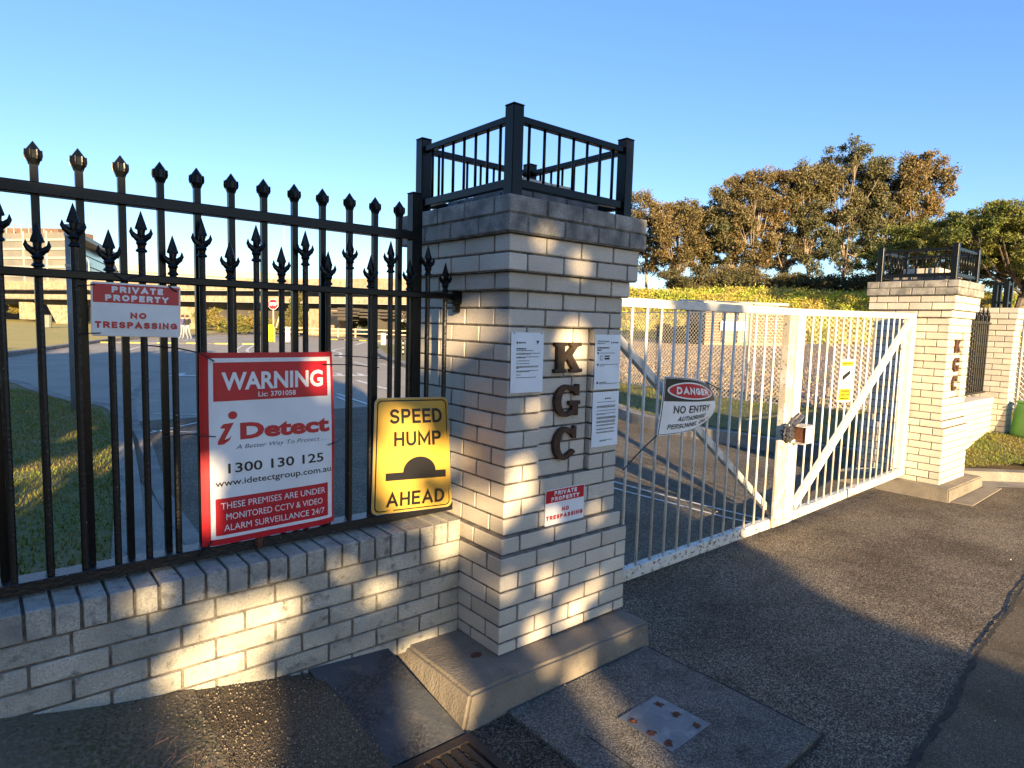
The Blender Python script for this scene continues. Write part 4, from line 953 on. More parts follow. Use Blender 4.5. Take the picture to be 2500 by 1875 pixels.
# island
isl = curve([(15.6, 30.7), (13.45, 26.3), (12.0, 22.9), (10.6, 18.9), (9.8, 16)]); struct(ribbon('kerb', isl, .35, -.2, M_['kerb'], .14))
struct(sheet('island_lawn', [(p.x + .15, p.y) for p in isl] + [(16, 14), (26, 24), (24, 36), (18, 36)], -.07, M_['lawn']))
struct(sheet('concrete_island', [(p.x, p.y) for p in curve([(12.4, 25.5), (11.4, 23.8), (10.9, 22.2), (10.7, 21.2)])] + [(11.3, 21.9), (12.0, 24.0)], -.185, M_['kerb']))
# far kerb and grass
fk = [wz(x, y, -.2) for x, y in ((-260, 905), (0, 872), (120, 853), (255, 834), (350, 826), (440, 822), (620, 812), (1050, 822))]
struct(ribbon('kerb', [(p.x, p.y) for p in fk], .35, -.2, M_['kerb'], .15))
back = [wpz(x, 150, -.1) for x in (1500, 600, -400)]
struct(sheet('far_lawn', [(p.x, p.y) for p in fk] + [(p.x, p.y) for p in back], -.06, make_mat('sunlit_lawn', (.34, .28, .075), .95, var=(.26, .25, .06), vscale=.3, fine=(.42, .33, .12), fscale=8, bump=1, bscale=12, bdist=.05)))  # sunlight on the far grass is put into this paler yellow colour

# ------------------------------------------------------------------ background left: overpass
def box_at(mb, px0, px1, d0, d1, z0, z1, dep):
    a = wpz(px0, d0, 0); b = wpz(px1, d1, 0); a.z = b.z = z0; dr = Vector((b.x - a.x, b.y - a.y, 0)); n = Vector((-dr.y, dr.x, 0)).normalized() * dep
    mb.add([a, b, b + n, a + n, a + Vector((0, 0, z1 - z0)), b + Vector((0, 0, z1 - z0)), b + n + Vector((0, 0, z1 - z0)), a + n + Vector((0, 0, z1 - z0))],
           [(0, 3, 2, 1), (4, 5, 6, 7), (0, 1, 5, 4), (1, 2, 6, 5), (2, 3, 7, 6), (3, 0, 4, 7)])
br = thing('overpass', 'long concrete road overpass crossing behind the black fence', 'bridge', wpz(500, 75, 0))
PX0, D0, PX1, D1 = -250, 99, 1300, 52
def dof(px):  # depth along the straight bridge line
    A = wpz(PX0, D0, 0); B = wpz(PX1, D1, 0); best = None
    a = (px - 1250) / F_PX; d = CF + CR * a; dr = B - A
    den = d.x * dr.y - d.y * dr.x; t_ = ((A.x - CP.x) * dr.y - (A.y - CP.y) * dr.x) / den
    return t_
for nm, z0, z1, off, mt in (('edge_beam', 3.05, 3.62, 0, 'bridge'), ('girder', 3.62, 4.25, 1.6, 'bridge_dark_shade'), ('parapet', 4.25, 5.35, -.15, 'bridge'), ('soffit', 2.35, 3.05, 2.6, 'bridge_dark_shade')):
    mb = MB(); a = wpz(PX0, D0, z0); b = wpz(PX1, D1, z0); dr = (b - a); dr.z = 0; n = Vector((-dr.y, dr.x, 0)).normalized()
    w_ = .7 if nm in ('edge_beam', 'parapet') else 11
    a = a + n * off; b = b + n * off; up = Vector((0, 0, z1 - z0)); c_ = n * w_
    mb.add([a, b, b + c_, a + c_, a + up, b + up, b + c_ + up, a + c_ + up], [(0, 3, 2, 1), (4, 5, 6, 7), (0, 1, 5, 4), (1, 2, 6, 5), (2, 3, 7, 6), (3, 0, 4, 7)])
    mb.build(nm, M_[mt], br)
mb = MB()
for k in range(90):   # small panels added to imitate the scalloped shade below the parapet
    px = -150 + k * 14; d = dof(px); p = wpz(px, d, 4.35) ; q = wpz(px + 9, dof(px + 9), 4.35)
    mb.bar(p + Vector((-.12, -.12, 0)), q + Vector((-.12, -.12, 0)), .12, .22)
stuff(mb.build('scallop_shade_panels', M_['bridge'], br))
def pier(px, wpx, z0, z1, mt='bridge', taper=1.0, cap=0, th=1.2, lean=0, doff=1.5):
    d = dof(px) + doff; w_ = wpx * d / F_PX; c = wpz(px, d, z0); A = wpz(px - 50, dof(px - 50), 0); B = wpz(px + 50, dof(px + 50), 0); ux = (B - A); ux.z = 0; ux.normalize(); uy = Vector((-ux.y, ux.x, 0))
    t_ = mt; mb = MB(); h = z1 - z0
    lo = [(-w_ / 2 * taper, -th / 2), (w_ / 2 * taper, -th / 2), (w_ / 2 * taper, th / 2), (-w_ / 2 * taper, th / 2)]; hi = [(-w_ / 2, -th / 2), (w_ / 2, -th / 2), (w_ / 2, th / 2), (-w_ / 2, th / 2)]
    vs = [c + ux * (a + lean) + uy * b for a, b in lo] + [c + ux * a + uy * b + Vector((0, 0, h)) for a, b in hi]
    mb.add(vs, [(0, 3, 2, 1), (4, 5, 6, 7), (0, 1, 5, 4), (1, 2, 6, 5), (2, 3, 7, 6), (3, 0, 4, 7)])
    if cap:
        for k in range(3):
            zz = z1 - .28 * (k + 1); ww = w_ / 2 + cap * (1 - .18 * k)
            mb.obox(c + Vector((0, 0, zz - z0 + .12)), ux * ww * 2, uy * (th + .3), Vector((0, 0, .17)))
    mb.build('pier', M_[mt], br)
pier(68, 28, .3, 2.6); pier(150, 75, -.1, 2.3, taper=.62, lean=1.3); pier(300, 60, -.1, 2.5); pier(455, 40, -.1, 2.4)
pier(800, 90, -.2, 2.5, taper=1.25, doff=3); pier(937, 30, -.2, 2.5, 'bridge_dark_shade', cap=1.5, th=3, doff=1); pier(860, 26, 1.4, 2.6, 'bridge_dark_shade', cap=1.6, th=3, doff=.5)
mb = MB(); box_at(mb, -300, 700, 118, 100, -.1, 3.4, 3); tag(mb.build('retaining_wall', M_['bridge_dark_shade']), 'shadowed brown retaining wall under the far overpass', 'retaining wall')  # shade on this wall is part of its dark colour

# buildings behind
def bands(px0, px1, d0, d1, z0, z1, n, mt, parent, name, proud=.4, frac=.25):
    for k in range(n):
        mb = MB(); a = z0 + (z1 - z0) * k / n
        box_at(mb, px0, px1, d0 - proud, d1 - proud, a, a + (z1 - z0) / n * frac, proud); mb.build(name, mt, parent)
cpk = thing('parking_building', 'tall multi storey building with pale slatted front and dark side at the left edge', 'building', wpz(100, 170, 0))
mb = MB(); box_at(mb, -120, 172, 172, 160, 0, 21.0, 2); mb.build('slatted_front', M_['greyclad'], cpk)
mb = MB(); box_at(mb, 174, 262, 161, 215, 0, 19.5, 1); mb.build('glazed_side', M_['darkglass'], cpk)
bands(-120, 172, 172, 160, 1, 21.2, 9, M_['whitewall'], cpk, 'floor_band'); bands(174, 262, 161, 215, 3, 20.0, 6, M_['shutter'], cpk, 'side_band', .3, .12)
for x in (6, 62, 118, 168):
    mb = MB(); dd = 172 - (x + 120) / 292 * 12 - .8; box_at(mb, x, x + 4, dd, dd, 0, 21.4, .4); mb.build('column', M_['whitewall'], cpk)
for x in range(-30, 170, 18):
    mb = MB(); box_at(mb, x, x + 2, 168, 168, 21.2, 24.0 - abs(x - 45) * .02, .3); mb.build('roof_post', M_['whitewall'], cpk)
mb = MB(); box_at(mb, -30, 150, 175, 172, 21.4, 23.4, 12); mb.build('roof_plant', M_['brickshed'], cpk)
mb = MB(); a = wpz(174, 161, 20.3); b = wpz(272, 222, 20.8); mb.bar(a, b, 6, 1.1); mb.build('roof_edge', M_['whitewall'], cpk)
wh = thing('white_building', 'long low white building behind the overpass', 'building', wpz(500, 210, 0))
mb = MB(); box_at(mb, 262, 720, 195, 225, 0, 16.6, 6); mb.build('wall', M_['whitewall'], wh)
mb = MB(); box_at(mb, 700, 1060, 230, 250, 0, 15.2, 30); mb.build('wall', M_['whitewall'], wh)
for x in range(270, 710, 13):
    dd = 195 + (x - 262) / 458 * 30; mb = MB(); box_at(mb, x, x + 9, dd - .4, dd - .4 + .6, 10.2, 12.3, .3); mb.build('window', M_['greyclad'], wh)
bands(262, 720, 195, 225, 9, 16.8, 3, M_['cream'], wh, 'wall_band', .5, .12)
# bushes and trees under the bridge
DENS = 1.0; NB = 8
def crown_tree(name, label, cat, px, d, zb, h, crowns, mat, nleaf, L, trunk=True, bark='darkbark', group=None, shell=.45, droop=0, lean=0, tr=.16):
    """crowns: list of (dx along image right, dz, rx, rz) in metres relative to the base"""
    b = wpz(px, d, zb); t = thing(name, label, cat, b, group); rt = Vector((CR.x, CR.y, 0)).normalized(); fw = Vector((CF.x, CF.y, 0)).normalized()
    P = []; tot = sum(c[2] ** 2 * c[3] for c in crowns)
    for (dx_, dz_, rx, rz) in crowns:
        n = int(nleaf * DENS * rx * rx * rz / tot); off = random.uniform(-.5, .5) * rx; c = b + rt * dx_ + fw * off + Vector((0, 0, dz_))
        # each crown is made of smaller tufts with gaps
        for k in range(NB):
            cc = np.array(c) + np.clip(rng.normal(size=3), -1.5, 1.5) * np.array([rx, rx, rz]) * .45; rr = np.array([rx, rx, rz * .85]) * random.uniform(.28, .58)
            P.append(blob_points(n // NB, cc, rr, shell))
    P = np.concatenate(P)
    fast_mesh('crown', leaf_quads(P, L, L * .5, droop), 4, mat, t)
    if trunk:
        mb = MB(); top = max(c[1] for c in crowns); cx = sum(c[0] for c in crowns) / len(crowns)
        mb.tube([b + Vector((0, 0, -.3)), b + rt * (cx * .3 + lean) + Vector((0, 0, top * .35)), b + rt * cx * .7 + Vector((0, 0, top * .7)), b + rt * cx + Vector((0, 0, top))], [tr, tr * .8, tr * .5, tr * .15], 7)
        for (dx_, dz_, rx, rz) in crowns:
            st = b + rt * (cx * .3) + Vector((0, 0, dz_ * random.uniform(.3, .6))); en = b + rt * dx_ + Vector((0, 0, dz_))
            mid = (st + en) / 2 + Vector((0, 0, -.05 * dz_)); mb.tube([st, mid, en], [tr * .45, tr * .3, tr * .12], 5)
            for q in range(5):
                e2 = en + rt * random.uniform(-1, 1) * rx * .8 + fw * random.uniform(-1, 1) * rx * .6 + Vector((0, 0, random.uniform(-.3, .9) * rz)); mb.tube([mid.lerp(en, .6), e2], [tr * .16, tr * .05], 4)
        mb.build('trunk', M_[bark], t)
    return t
G2 = 'shrubs under the overpass'
crown_tree('shrub', 'olive shrub behind the private property sign', 'shrub', 500, 66, -.1, 3, [(0, 1.4, 1.6, 1.3), (1.2, .9, 1.3, .9)], M_['bush'], 3500, .22, False, group=G2)
crown_tree('shrub', 'broad yellow lit shrub left of the stop sign', 'shrub', 600, 60, -.1, 3, [(0, 1.1, 1.7, 1.1), (-1.6, .8, 1.3, .8), (1.3, 1.2, 1.2, 1.1)], M_['bush'], 5000, .20, False, group=G2)
crown_tree('conifer', 'tall dense conifer right of the stop sign beyond the fence', 'tree', 728, 60, -.1, 5, [(0, 1.2, 1.2, 1.3), (0, 2.4, 1.0, 1.3), (0, 3.5, .7, 1.0)], M_['conifer'], 6000, .20, True)
crown_tree('shrub', 'shrub beside the stop sign post', 'shrub', 680, 64, -.1, 3, [(0, 1.1, 1.2, 1.1), (.8, 1.6, .9, .9)], M_['bush'], 2600, .2, False, group=G2)
crown_tree('shrub', 'wide olive thicket between the two right overpass piers', 'shrub', 885, 72, -.1, 3, [(0, 1.2, 1.8, 1.3), (-1.8, 1.0, 1.3, 1.1), (1.5, 1.3, 1.2, 1.2)], M_['bush'], 5000, .22, False, group=G2)
crown_tree('shrub', 'olive thicket right of the dark overpass pier', 'shrub', 985, 72, -.1, 3, [(0, 1.4, 1.8, 1.5), (1.8, 1.2, 1.5, 1.3)], M_['bush'], 4000, .22, False, group=G2)
crown_tree('shrub', 'green shrub at the foot of the left overpass pier', 'shrub', 40, 92, .2, 2, [(0, 1.6, 1.4, .9)], M_['bush'], 2000, .25, False, group=G2)
# stop sign, boom gate, posts
def flat_disc(pts3, n, th): pass
sg = thing('stop_sign', 'red octagonal STOP sign on a white pole beyond the black fence', 'stop sign', wpz(668, 45.5, -.2))
b = wpz(668, 45.5, -.2); rt = Vector((CR.x, CR.y, 0)).normalized(); fw = Vector((CF.x, CF.y, 0)).normalized()
mb = MB(); mb.tube([b, b + Vector((0, 0, 2.5))], .035, 8); mb.build('pole', M_['white'], sg)
oc = b + Vector((0, 0, 2.65)) - fw * .05
def octa(r, d, mt, nm):
    mb = MB(); mb.prism([(r * math.cos(R(22.5 + 45 * k)), r * math.sin(R(22.5 + 45 * k))) for k in range(8)], oc - fw * d, rt, (0, 0, 1), fw * .01); mb.build(nm, mt, sg)
octa(.39, 0, M_['white'], 'rim'); octa(.365, .012, M_['red'], 'plate')
co, fs = text_mesh('STOP', .03); mb = MB(); mb.add([oc - fw * .026 + rt * (.56 * (a - .5)) + Vector((0, 0, .24 * (c_ - .5))) for a, c_ in co], fs); mb.build('lettering', M_['white'], sg)
bx = thing('boom_gate', 'yellow boom gate cabinet with raised boom beside the stop sign', 'boom gate', wpz(660, 45, -.2)); c = wpz(660, 45, -.2)
mb = MB(); mb.obox(c + Vector((0, 0, .62)), rt * .36, fw * .3, Vector((0, 0, 1.2))); o = mb.build('cabinet', M_['yel'], bx); bevel_mesh(o.data, .03, 2)
mb = MB(); mb.obox(c + rt * .14 - fw * .16 + Vector((0, 0, .6)), rt * .03, fw * .02, Vector((0, 0, 1.1))); mb.build('door_gap', M_['black'], bx)
mb = MB(); p = c + rt * .42 + Vector((0, 0, 1.0)); mb.bar(p, p + rt * .25 + Vector((0, 0, .85)), .07, .09); mb.build('boom', M_['cream'], bx)
mb = MB(); q = c + rt * .3; mb.tube([q, q + Vector((0, 0, 1.0))], .04, 8); mb.build('support', M_['yel'], bx)
def bollard(label, px, d, w_, h):
    b = wpz(px, d, -.15); t = thing('access_post', label, 'access post', b, 'white access posts on the far road')
    mb = MB(); mb.obox(b + Vector((0, 0, h / 2)), rt * w_, fw * .2, Vector((0, 0, h))); o = mb.build('body', M_['white'], t); bevel_mesh(o.data, .02, 2)
    mb = MB(); mb.obox(b + Vector((0, 0, h * .86)) - fw * .11, rt * w_ * .5, fw * .02, Vector((0, 0, h * .08))); mb.build('slot', M_['ink'], t)
    mb = MB(); mb.obox(b + Vector((0, 0, .04)), rt * w_ * 1.8, fw * .4, Vector((0, 0, .08))); mb.build('foot', M_['kerb'], t)
bollard('white access post right of the yellow boom cabinet', 703, 43.5, .26, 1.0); bollard('white access post on the far grass island beside the dark pier', 936, 42, .28, .85)
t = thing('marker_post', 'thin striped marker post on the grass island near the dark post', 'post', wpz(984, 30, -.1)); b = wpz(984, 30, -.1)
for k in range(7): mb = MB(); mb.obox(b + Vector((0, 0, .1 + .1 * k)), rt * .06, fw * .06, Vector((0, 0, .1))); mb.build('band', M_['cream'] if k % 2 else M_['black'], t)
# post and rail fence
rf = thing('rail_fence', 'low cream post and rail fence beyond the far road', 'fence', wpz(860, 58, -.1))
for k in range(9): b = wpz(700 + k * 42, 58, -.1); mb = MB(); mb.obox(b + Vector((0, 0, .4)), rt * .12, fw * .12, Vector((0, 0, .85))); mb.build('post', M_['cream'], rf)
for z in (.35, .72): mb = MB(); mb.bar(wpz(695, 58, z - .1), wpz(1040, 58, z - .1), .05, .10); mb.build('rail', M_['cream'], rf)
# poles
gp = thing('sign_pole', 'grey steel pole with clamps just behind the fence at left', 'pole', (-.84, 9.96, -.2))
p0 = wpz(181, 11.2, -.2); 
top = wd(155, 553, 11.2); mb = MB(); mb.tube([p0, (p0.x, p0.y, top.z)], .043, 12); mb.build('pole', M_['greypole'], gp, smooth=True)
for py in (577, 651): z = wd(160, py, 11.2).z; mb = MB(); mb.tube([(p0.x, p0.y, z - .025), (p0.x, p0.y, z + .025)], .055, 12); mb.obox((p0.x + .05, p0.y - .04, z), (.05, 0, 0), (0, .03, 0), (0, 0, .04)); mb.build('clamp', M_['galv'], gp)
def lamp(px, d, h, label, arm=1.6):
    b = wpz(px, d, -.2); t = thing('street_lamp', label, 'street lamp', b, 'street lamps by the overpass')
    mb = MB(); mb.tube([b, b + Vector((0, 0, h * .9)), b + Vector((0, 0, h * .98)) - rt * arm * .4, b + Vector((0, 0, h)) - rt * arm], [.12, .08, .06, .05], 8); mb.build('pole', M_['galv'], t)
    mb = MB(); mb.obox(b + Vector((0, 0, h)) - rt * (arm + .3), rt * .7, fw * .3, Vector((0, 0, .12))); mb.build('head', M_['galv'], t)
lamp(222, 95, 10.2, 'street lamp before the dark glazed side of the parking building', 1.5); lamp(330, 150, 16, 'thin distant lamp pole right of the parking building', .5)
lamp(695, 180, 28, 'very tall thin distant light mast above the white building', .3)
# litter bin and red barrier
b = wpz(116, 60, .0); mb = MB(); mb.lathe(b, [(.35, 0), (.4, 1.1), (.42, 1.15)], 10); tag(mb.build('litter_bin', M_['shutter']), 'small green bin on the far grass at left', 'bin')
b = wpz(181, 62, -.1); mb = MB(); mb.lathe(b, [(.3, 0), (.28, .5), (.1, .8)], 10); tag(mb.build('traffic_marker', M_['red']), 'small red marker on the far grass', 'marker')

# people
def person(label, px, d, top, legs, pose, hair='hair'):
    b = wpz(px, d, -.2); t = thing('person', label, 'person', b, 'two pedestrians')
    J = dict(pel=(0, 0, .95), ch=(0, .02, 1.28), nk=(0, .02, 1.48), hd=(0, .0, 1.60), hl=(-.09, 0, .90), kl=(-.10 + pose * .05, -.10 * pose, .50), fl=(-.11 + pose * .1, .10 * pose, .06), tl=(-.12 + pose * .1, .10 * pose - .14, .03),
             hr=(.09, 0, .90), kr=(.10, .08 * pose, .50), fr=(.12, .30 * pose, .08), tr_=(.12, .30 * pose - .14, .03), sl=(-.19, 0, 1.42), el=(-.26, .02, 1.14), wl=(-.20, -.16, 1.02), sr=(.19, 0, 1.42), er=(.24, .02, 1.14), wr=(.12, -.22, 1.22))
    E_ = [('pel', 'ch'), ('ch', 'nk'), ('nk', 'hd'), ('pel', 'hl'), ('hl', 'kl'), ('kl', 'fl'), ('fl', 'tl'), ('pel', 'hr'), ('hr', 'kr'), ('kr', 'fr'), ('fr', 'tr_'), ('nk', 'sl'), ('sl', 'el'), ('el', 'wl'), ('nk', 'sr'), ('sr', 'er'), ('er', 'wr')]
    rad = dict(pel=.15, ch=.16, nk=.06, hd=.105, hl=.095, kl=.062, fl=.045, tl=.035, hr=.095, kr=.062, fr=.045, tr_=.035, sl=.065, el=.045, wl=.035, sr=.065, er=.045, wr=.035)
    ks = list(J); me = bpy.data.meshes.new('body'); me.from_pydata([b + rt * J[k][0] + fw * J[k][1] + Vector((0, 0, J[k][2])) for k in ks], [(ks.index(a), ks.index(c)) for a, c in E_], [])
    o = bpy.data.objects.new('body', me); COL.objects.link(o); sk = o.modifiers.new('s', 'SKIN'); o.modifiers.new('u', 'SUBSURF').levels = 1
    for i, k in enumerate(ks): me.skin_vertices[0].data[i].radius = (rad[k], rad[k])
    me.skin_vertices[0].data[0].use_root = True
    dg = bpy.context.evaluated_depsgraph_get(); dg.update(); m2 = bpy.data.meshes.new_from_object(o.evaluated_get(dg)); bpy.data.objects.remove(o)
    for mm in (M_[top], M_[legs], M_['skin']): m2.materials.append(mm)
    for p in m2.polygons:
        z = p.center.z - b.z; p.material_index = 1 if z < .98 else (2 if z > 1.46 else 0)
    mkobj('body', m2, t)
    mb = MB(); mb.lathe((b + rt * J['hd'][0] + Vector((0, 0, 1.60))), [(.10, -.06), (.118, 0), (.115, .06), (.07, .12), (.01, .14)], 10); mb.build('hair', M_[hair], t)
person('person in a dark top and pale jeans walking beyond the private property sign', 458, 45.5, 'blacktop', 'denim', 1)
person('person in a blue top beside the one in the dark top, partly behind the sign', 447, 46.2, 'bluetop', 'denim', -.8)

# ------------------------------------------------------------------ right side beyond the gates
def vz(x, y):   # verge behind the gates
    return -.13 + .12 * smooth(7.5, 11.5, x)
kr = curve([(14.5, 16.5), (11.5, 11.0), (9.6, 8.2), (8.2, 6.2), (7.7, 4.6), (7.62, 3.2), (7.72, 2.2), (7.9, 1.3)])
struct(ribbon('kerb', kr, .26, lambda x, y: gz(x, y) - .02, M_['kerb'], .225))
vp = [(p.x + .1, p.y) for p in kr] + [(8.4, 1.25), (13.5, 1.25), (11.9, 3.0), (11.2, 4.2), (11.3, 6.4), (11.8, 9.2), (14.5, 14), (17, 17.5)]
mb = MB(); bm = bmesh.new(); vs = [bm.verts.new((x, y, -.11 if i < len(kr) else vz(x, y))) for i, (x, y) in enumerate(vp)]; bm.faces.new(vs); bmesh.ops.triangulate(bm, faces=bm.faces[:]); me = bpy.data.meshes.new('verge'); bm.to_mesh(me); bm.free(); me.materials.append(M_['lawn'])
struct(mkobj('verge', me))
blades('verge_grass_blades', vp, 16000, lambda x, y: -.13 + .10 * smooth(7.5, 11.5, x), .05, .010, M_['grass'], 'shaded rough grass on the verge behind the white gates')
# verge right of the far pillar
def rz_(x, y): return -.21 + .36 * smooth(8.9, 10.2, x * .8 + y * 1.2 + 1.1) if True else 0
krr = curve([(12.5, 1.9), (10.6, 1.0), (9.65, .30), (9.0, -.35), (8.6, -1.4), (8.5, -3.0)])
krr = curve([(7.9, .40), (8.25, .06), (8.75, -.42), (9.3, -1.3), (9.7, -3.5)])
struct(ribbon('kerb', krr, .20, lambda x, y: gz(x, y) - .03, M_['kerb'], .15)); struct(ribbon('channel', [Vector((p.x - .28, p.y - .10)) for p in krr], .34, lambda x, y: gz(x, y) - .006, M_['kerb']))
vr = [(p.x + .07, p.y) for p in krr] + [(14, -3.5), (14, 1.25), (7.62, 1.25), (7.62, .36)]
def vrz(x, y): return -.205 + .30 * smooth(7.9, 10.1, x + .25 * y)
bm = bmesh.new(); xs = frange(7.62, 14, .11); ys = frange(-3.5, 1.25, .11); idx = {}
for x in xs:
    for y in ys:
        if inside(vr, x, y): idx[(round(x, 3), round(y, 3))] = bm.verts.new((x, y, vrz(x, y)))
for i in range(len(xs) - 1):
    for j in range(len(ys) - 1):
        q = [idx.get((round(a, 3), round(b, 3))) for a, b in ((xs[i], ys[j]), (xs[i + 1], ys[j]), (xs[i + 1], ys[j + 1]), (xs[i], ys[j + 1]))]
        if all(q): bm.faces.new(q)
me = bpy.data.meshes.new('verge'); bm.to_mesh(me); bm.free(); me.materials.append(M_['lawn']); struct(mkobj('verge', me))
blades('verge_grass_blades', vr, 30000, vrz, .032, .007, M_['grass'], 'sunlit green grass on the verge beside the far gate pillar')
st = MB(); st.prism([(6.47, -.135), (7.75, -.135), (7.80, -.30), (6.50, -.33)], (0, 0, -.327), (1, 0, 0), (0, 1, 0), (0, 0, .012)); struct(st.build('concrete_strip', M_['concrete']))
# gravel slope
gp_ = [(17, 17.5), (14.5, 14), (11.8, 9.2), (11.3, 6.4), (11.2, 4.2), (11.9, 3.0), (13.5, 1.0), (16, -4)]
bm = bmesh.new(); near = [bm.verts.new((x, y, vz(x, y) - .01)) for x, y in gp_]
rows = [near]
for dist, zz in ((14, .25), (30, .5), (55, .55)):
    rows.append([bm.verts.new((x + dist * .93 + (i - 4) * -dist * .06, y + dist * .55 - (i - 3.5) * dist * .22, zz)) for i, (x, y) in enumerate(gp_)])
for a, b_ in zip(rows, rows[1:]):
    for i in range(len(a) - 1): bm.faces.new((a[i], b_[i], b_[i + 1], a[i + 1]))
bmesh.ops.recalc_face_normals(bm, faces=bm.faces[:]); me = bpy.data.meshes.new('gravel'); bm.to_mesh(me); bm.free(); me.materials.append(M_['gravel']); struct(mkobj('gravel_bed', me))
# gravel stones on the bed
n = 26000; A = rng.uniform(0, 1, (n, 2)); A[:, 1] = A[:, 1] ** 1.6 * 32 + .3
i0 = A[:, 0] * 6.99; ii = i0.astype(int); fr_ = i0 - ii; G = np.array(gp_); base = G[ii] * (1 - fr_)[:, None] + G[np.minimum(ii + 1, 7)] * fr_[:, None]
pos = np.stack([base[:, 0] + A[:, 1] * (.93 - (i0 - 4) * .06), base[:, 1] + A[:, 1] * (.55 - (i0 - 3.5) * .22), np.interp(A[:, 1], [0, 14, 30, 55], [0, .26, .51, .56]) + .01], 1)
stn = leaf_quads(pos, .055, .06); stuff(fast_mesh('gravel_stones', stn, 4, make_mat('stone', (.24, .175, .115), .9, island=.6)), 'loose brown stones covering the bed behind the chain link fence', 'gravel')
# chain link fence
cl = thing('chain_link_fence', 'chain link fence with bent top posts behind the white gates', 'fence', (11.3, 6, 0))
fl = [Vector((14.6, 14.4)), Vector((11.75, 9.2)), Vector((11.25, 6.4)), Vector((11.15, 4.2)), Vector((11.9, 3.0)), Vector((13.6, 1.0)), Vector((15.5, -1.5))]
seg = [0]
for a, b_ in zip(fl, fl[1:]): seg.append(seg[-1] + (b_ - a).length)
def fpt(s_, z):
    s_ = min(max(s_, 0), seg[-1])
    for i in range(len(fl) - 1):
        if s_ <= seg[i + 1] + 1e-6: p = fl[i].lerp(fl[i + 1], (s_ - seg[i]) / (seg[i + 1] - seg[i])); return Vector((p.x, p.y, z))
H0, H1 = -.03, 1.95; pitch = .10; wire = MB(); s_ = -2.0
while s_ < seg[-1]:
    for sg_ in (1, -1):
        a = s_ if sg_ == 1 else s_ + (H1 - H0); n_ = 6; pts = []
        for k in range(n_ + 1):
            ss = a + sg_ * (H1 - H0) * k / n_; z = H0 + (H1 - H0) * k / n_
            if 0 <= ss <= seg[-1]: pts.append(fpt(ss, z) + Vector((.002 * sg_, 0, 0)))
        if len(pts) > 1: wire.tube(pts, .0034, 3, False)
    s_ += pitch
stuff(wire.build('mesh', M_['wire'], cl))
for z in (H1, H0 + .05): mb = MB(); mb.tube([fpt(q, z) for q in frange(0, seg[-1], .5)], .008 if z < 1 else .017, 6); mb.build('rail_wire', M_['galv'], cl)
for q in (1.5, 4.4, 7.3, 10.0, 12.6, 15.2, 18.0):
    p = fpt(q, 0); mb = MB(); mb.tube([p + Vector((0, 0, -.2)), p + Vector((0, 0, 2.0)), p + Vector((-.10, -.16, 2.22))], .026, 8); mb.build('post', M_['galv'], cl)
# shed
sh = thing('utility_shed', 'low brick utility shed with grey green louvred doors behind the left gate leaf', 'shed', wpz(1815, 45, .4))
def shp(px0, px1, z0, z1, off, nm, mt, dep=.2):
    mb = MB(); box_at(mb, px0, px1, 45 - off, 45 - off, z0, z1, dep); return mb.build(nm, M_[mt], sh)
shp(1718, 1912, .35, 3.3, 0, 'wall', 'brickshed', 5); shp(1712, 1918, 3.3, 3.5, .2, 'roof', 'cream', 5.6); shp(1718, 1912, .35, .62, .06, 'plinth', 'bridge')
for x0, x1 in ((1760, 1792), (1798, 1832)):
    f_ = shp(x0, x1, .62, 3.0, .10, 'louvre_door', 'shutter', .12)
    for k in range(9): mb = MB(); box_at(mb, x0 + 1, x1 - 1, 44.83, 44.83, .78 + k * .24, .84 + k * .24, .06); mb.build('slat', M_['cream'], f_)
for k in range(13):
    for x0, x1 in ((1719, 1757), (1836, 1911)): mb = MB(); box_at(mb, x0, x1, 44.93, 44.93, .66 + k * .2, .69 + k * .2, .06); mb.build('brick_course', M_['cream'], sh)
for x0, x1 in ((1756, 1785), (1792, 1815)): shp(x0, x1, 1.5, 2.15, .22, 'notice_board', 'white', .05)
b = wpz(1640, 46, .35); mb = MB(); 
dk = crown_tree('shrub', 'dark rounded mound left of the utility shed behind the chain link', 'shrub', 1645, 48, .4, 2, [(0, .7, 1.6, .8), (1.0, .9, 1.2, .8), (-1.2, .5, 1.1, .6)], make_mat('dark_mound', (.012, .012, .010), .9), 5000, .18, False)  # near-black leafy mound made up for an unidentified dark shape
# embankment with scrub
eb = MB(); A_ = [(1180, 62), (1500, 60), (1900, 56), (2200, 54), (2700, 50), (3300, 46)]
bm = bmesh.new(); rws = []
for zz, dd in ((.3, 0), (2.2, 2.2), (4.6, 5.5), (5.3, 9), (5.6, 22), (5.0, 60)):
    rws.append([bm.verts.new(wpz(px, d + dd, zz + (.25 * math.sin(px * .013 + dd) if zz > 1 else 0))) for px, d in A_])
for a, b_ in zip(rws, rws[1:]):
    for i in range(len(a) - 1): bm.faces.new((a[i], a[i + 1], b_[i + 1], b_[i]))
bmesh.ops.recalc_face_normals(bm, faces=bm.faces[:]); bmesh.ops.subdivide_edges(bm, edges=bm.edges[:], cuts=3, use_grid_fill=True)
me = bpy.data.meshes.new('embankment'); bm.to_mesh(me); bm.free(); me.materials.append(M_['scrub_g']); struct(mkobj('embankment', me))
n = 110000; px_ = rng.uniform(1200, 3000, n); uu = rng.uniform(0, 1, n); P = []
for px, u_ in zip(px_, uu):
    d0 = np.interp(px, [a[0] for a in A_], [a[1] for a in A_]); dd = 10.0 * u_; zz = np.interp(dd, [0, 2.2, 5.5, 9, 22], [.3, 2.2, 4.6, 5.3, 5.6])
    P.append(wpz(px, d0 + dd, zz + abs(random.gauss(0, .24)) + .25 * math.sin(px * .013 + dd)))
stuff(fast_mesh('scrub', leaf_quads(np.array(P), .30, .10, -.9), 4, M_['scrub']), 'dense yellow green scrub covering the embankment behind the gates', 'scrub')
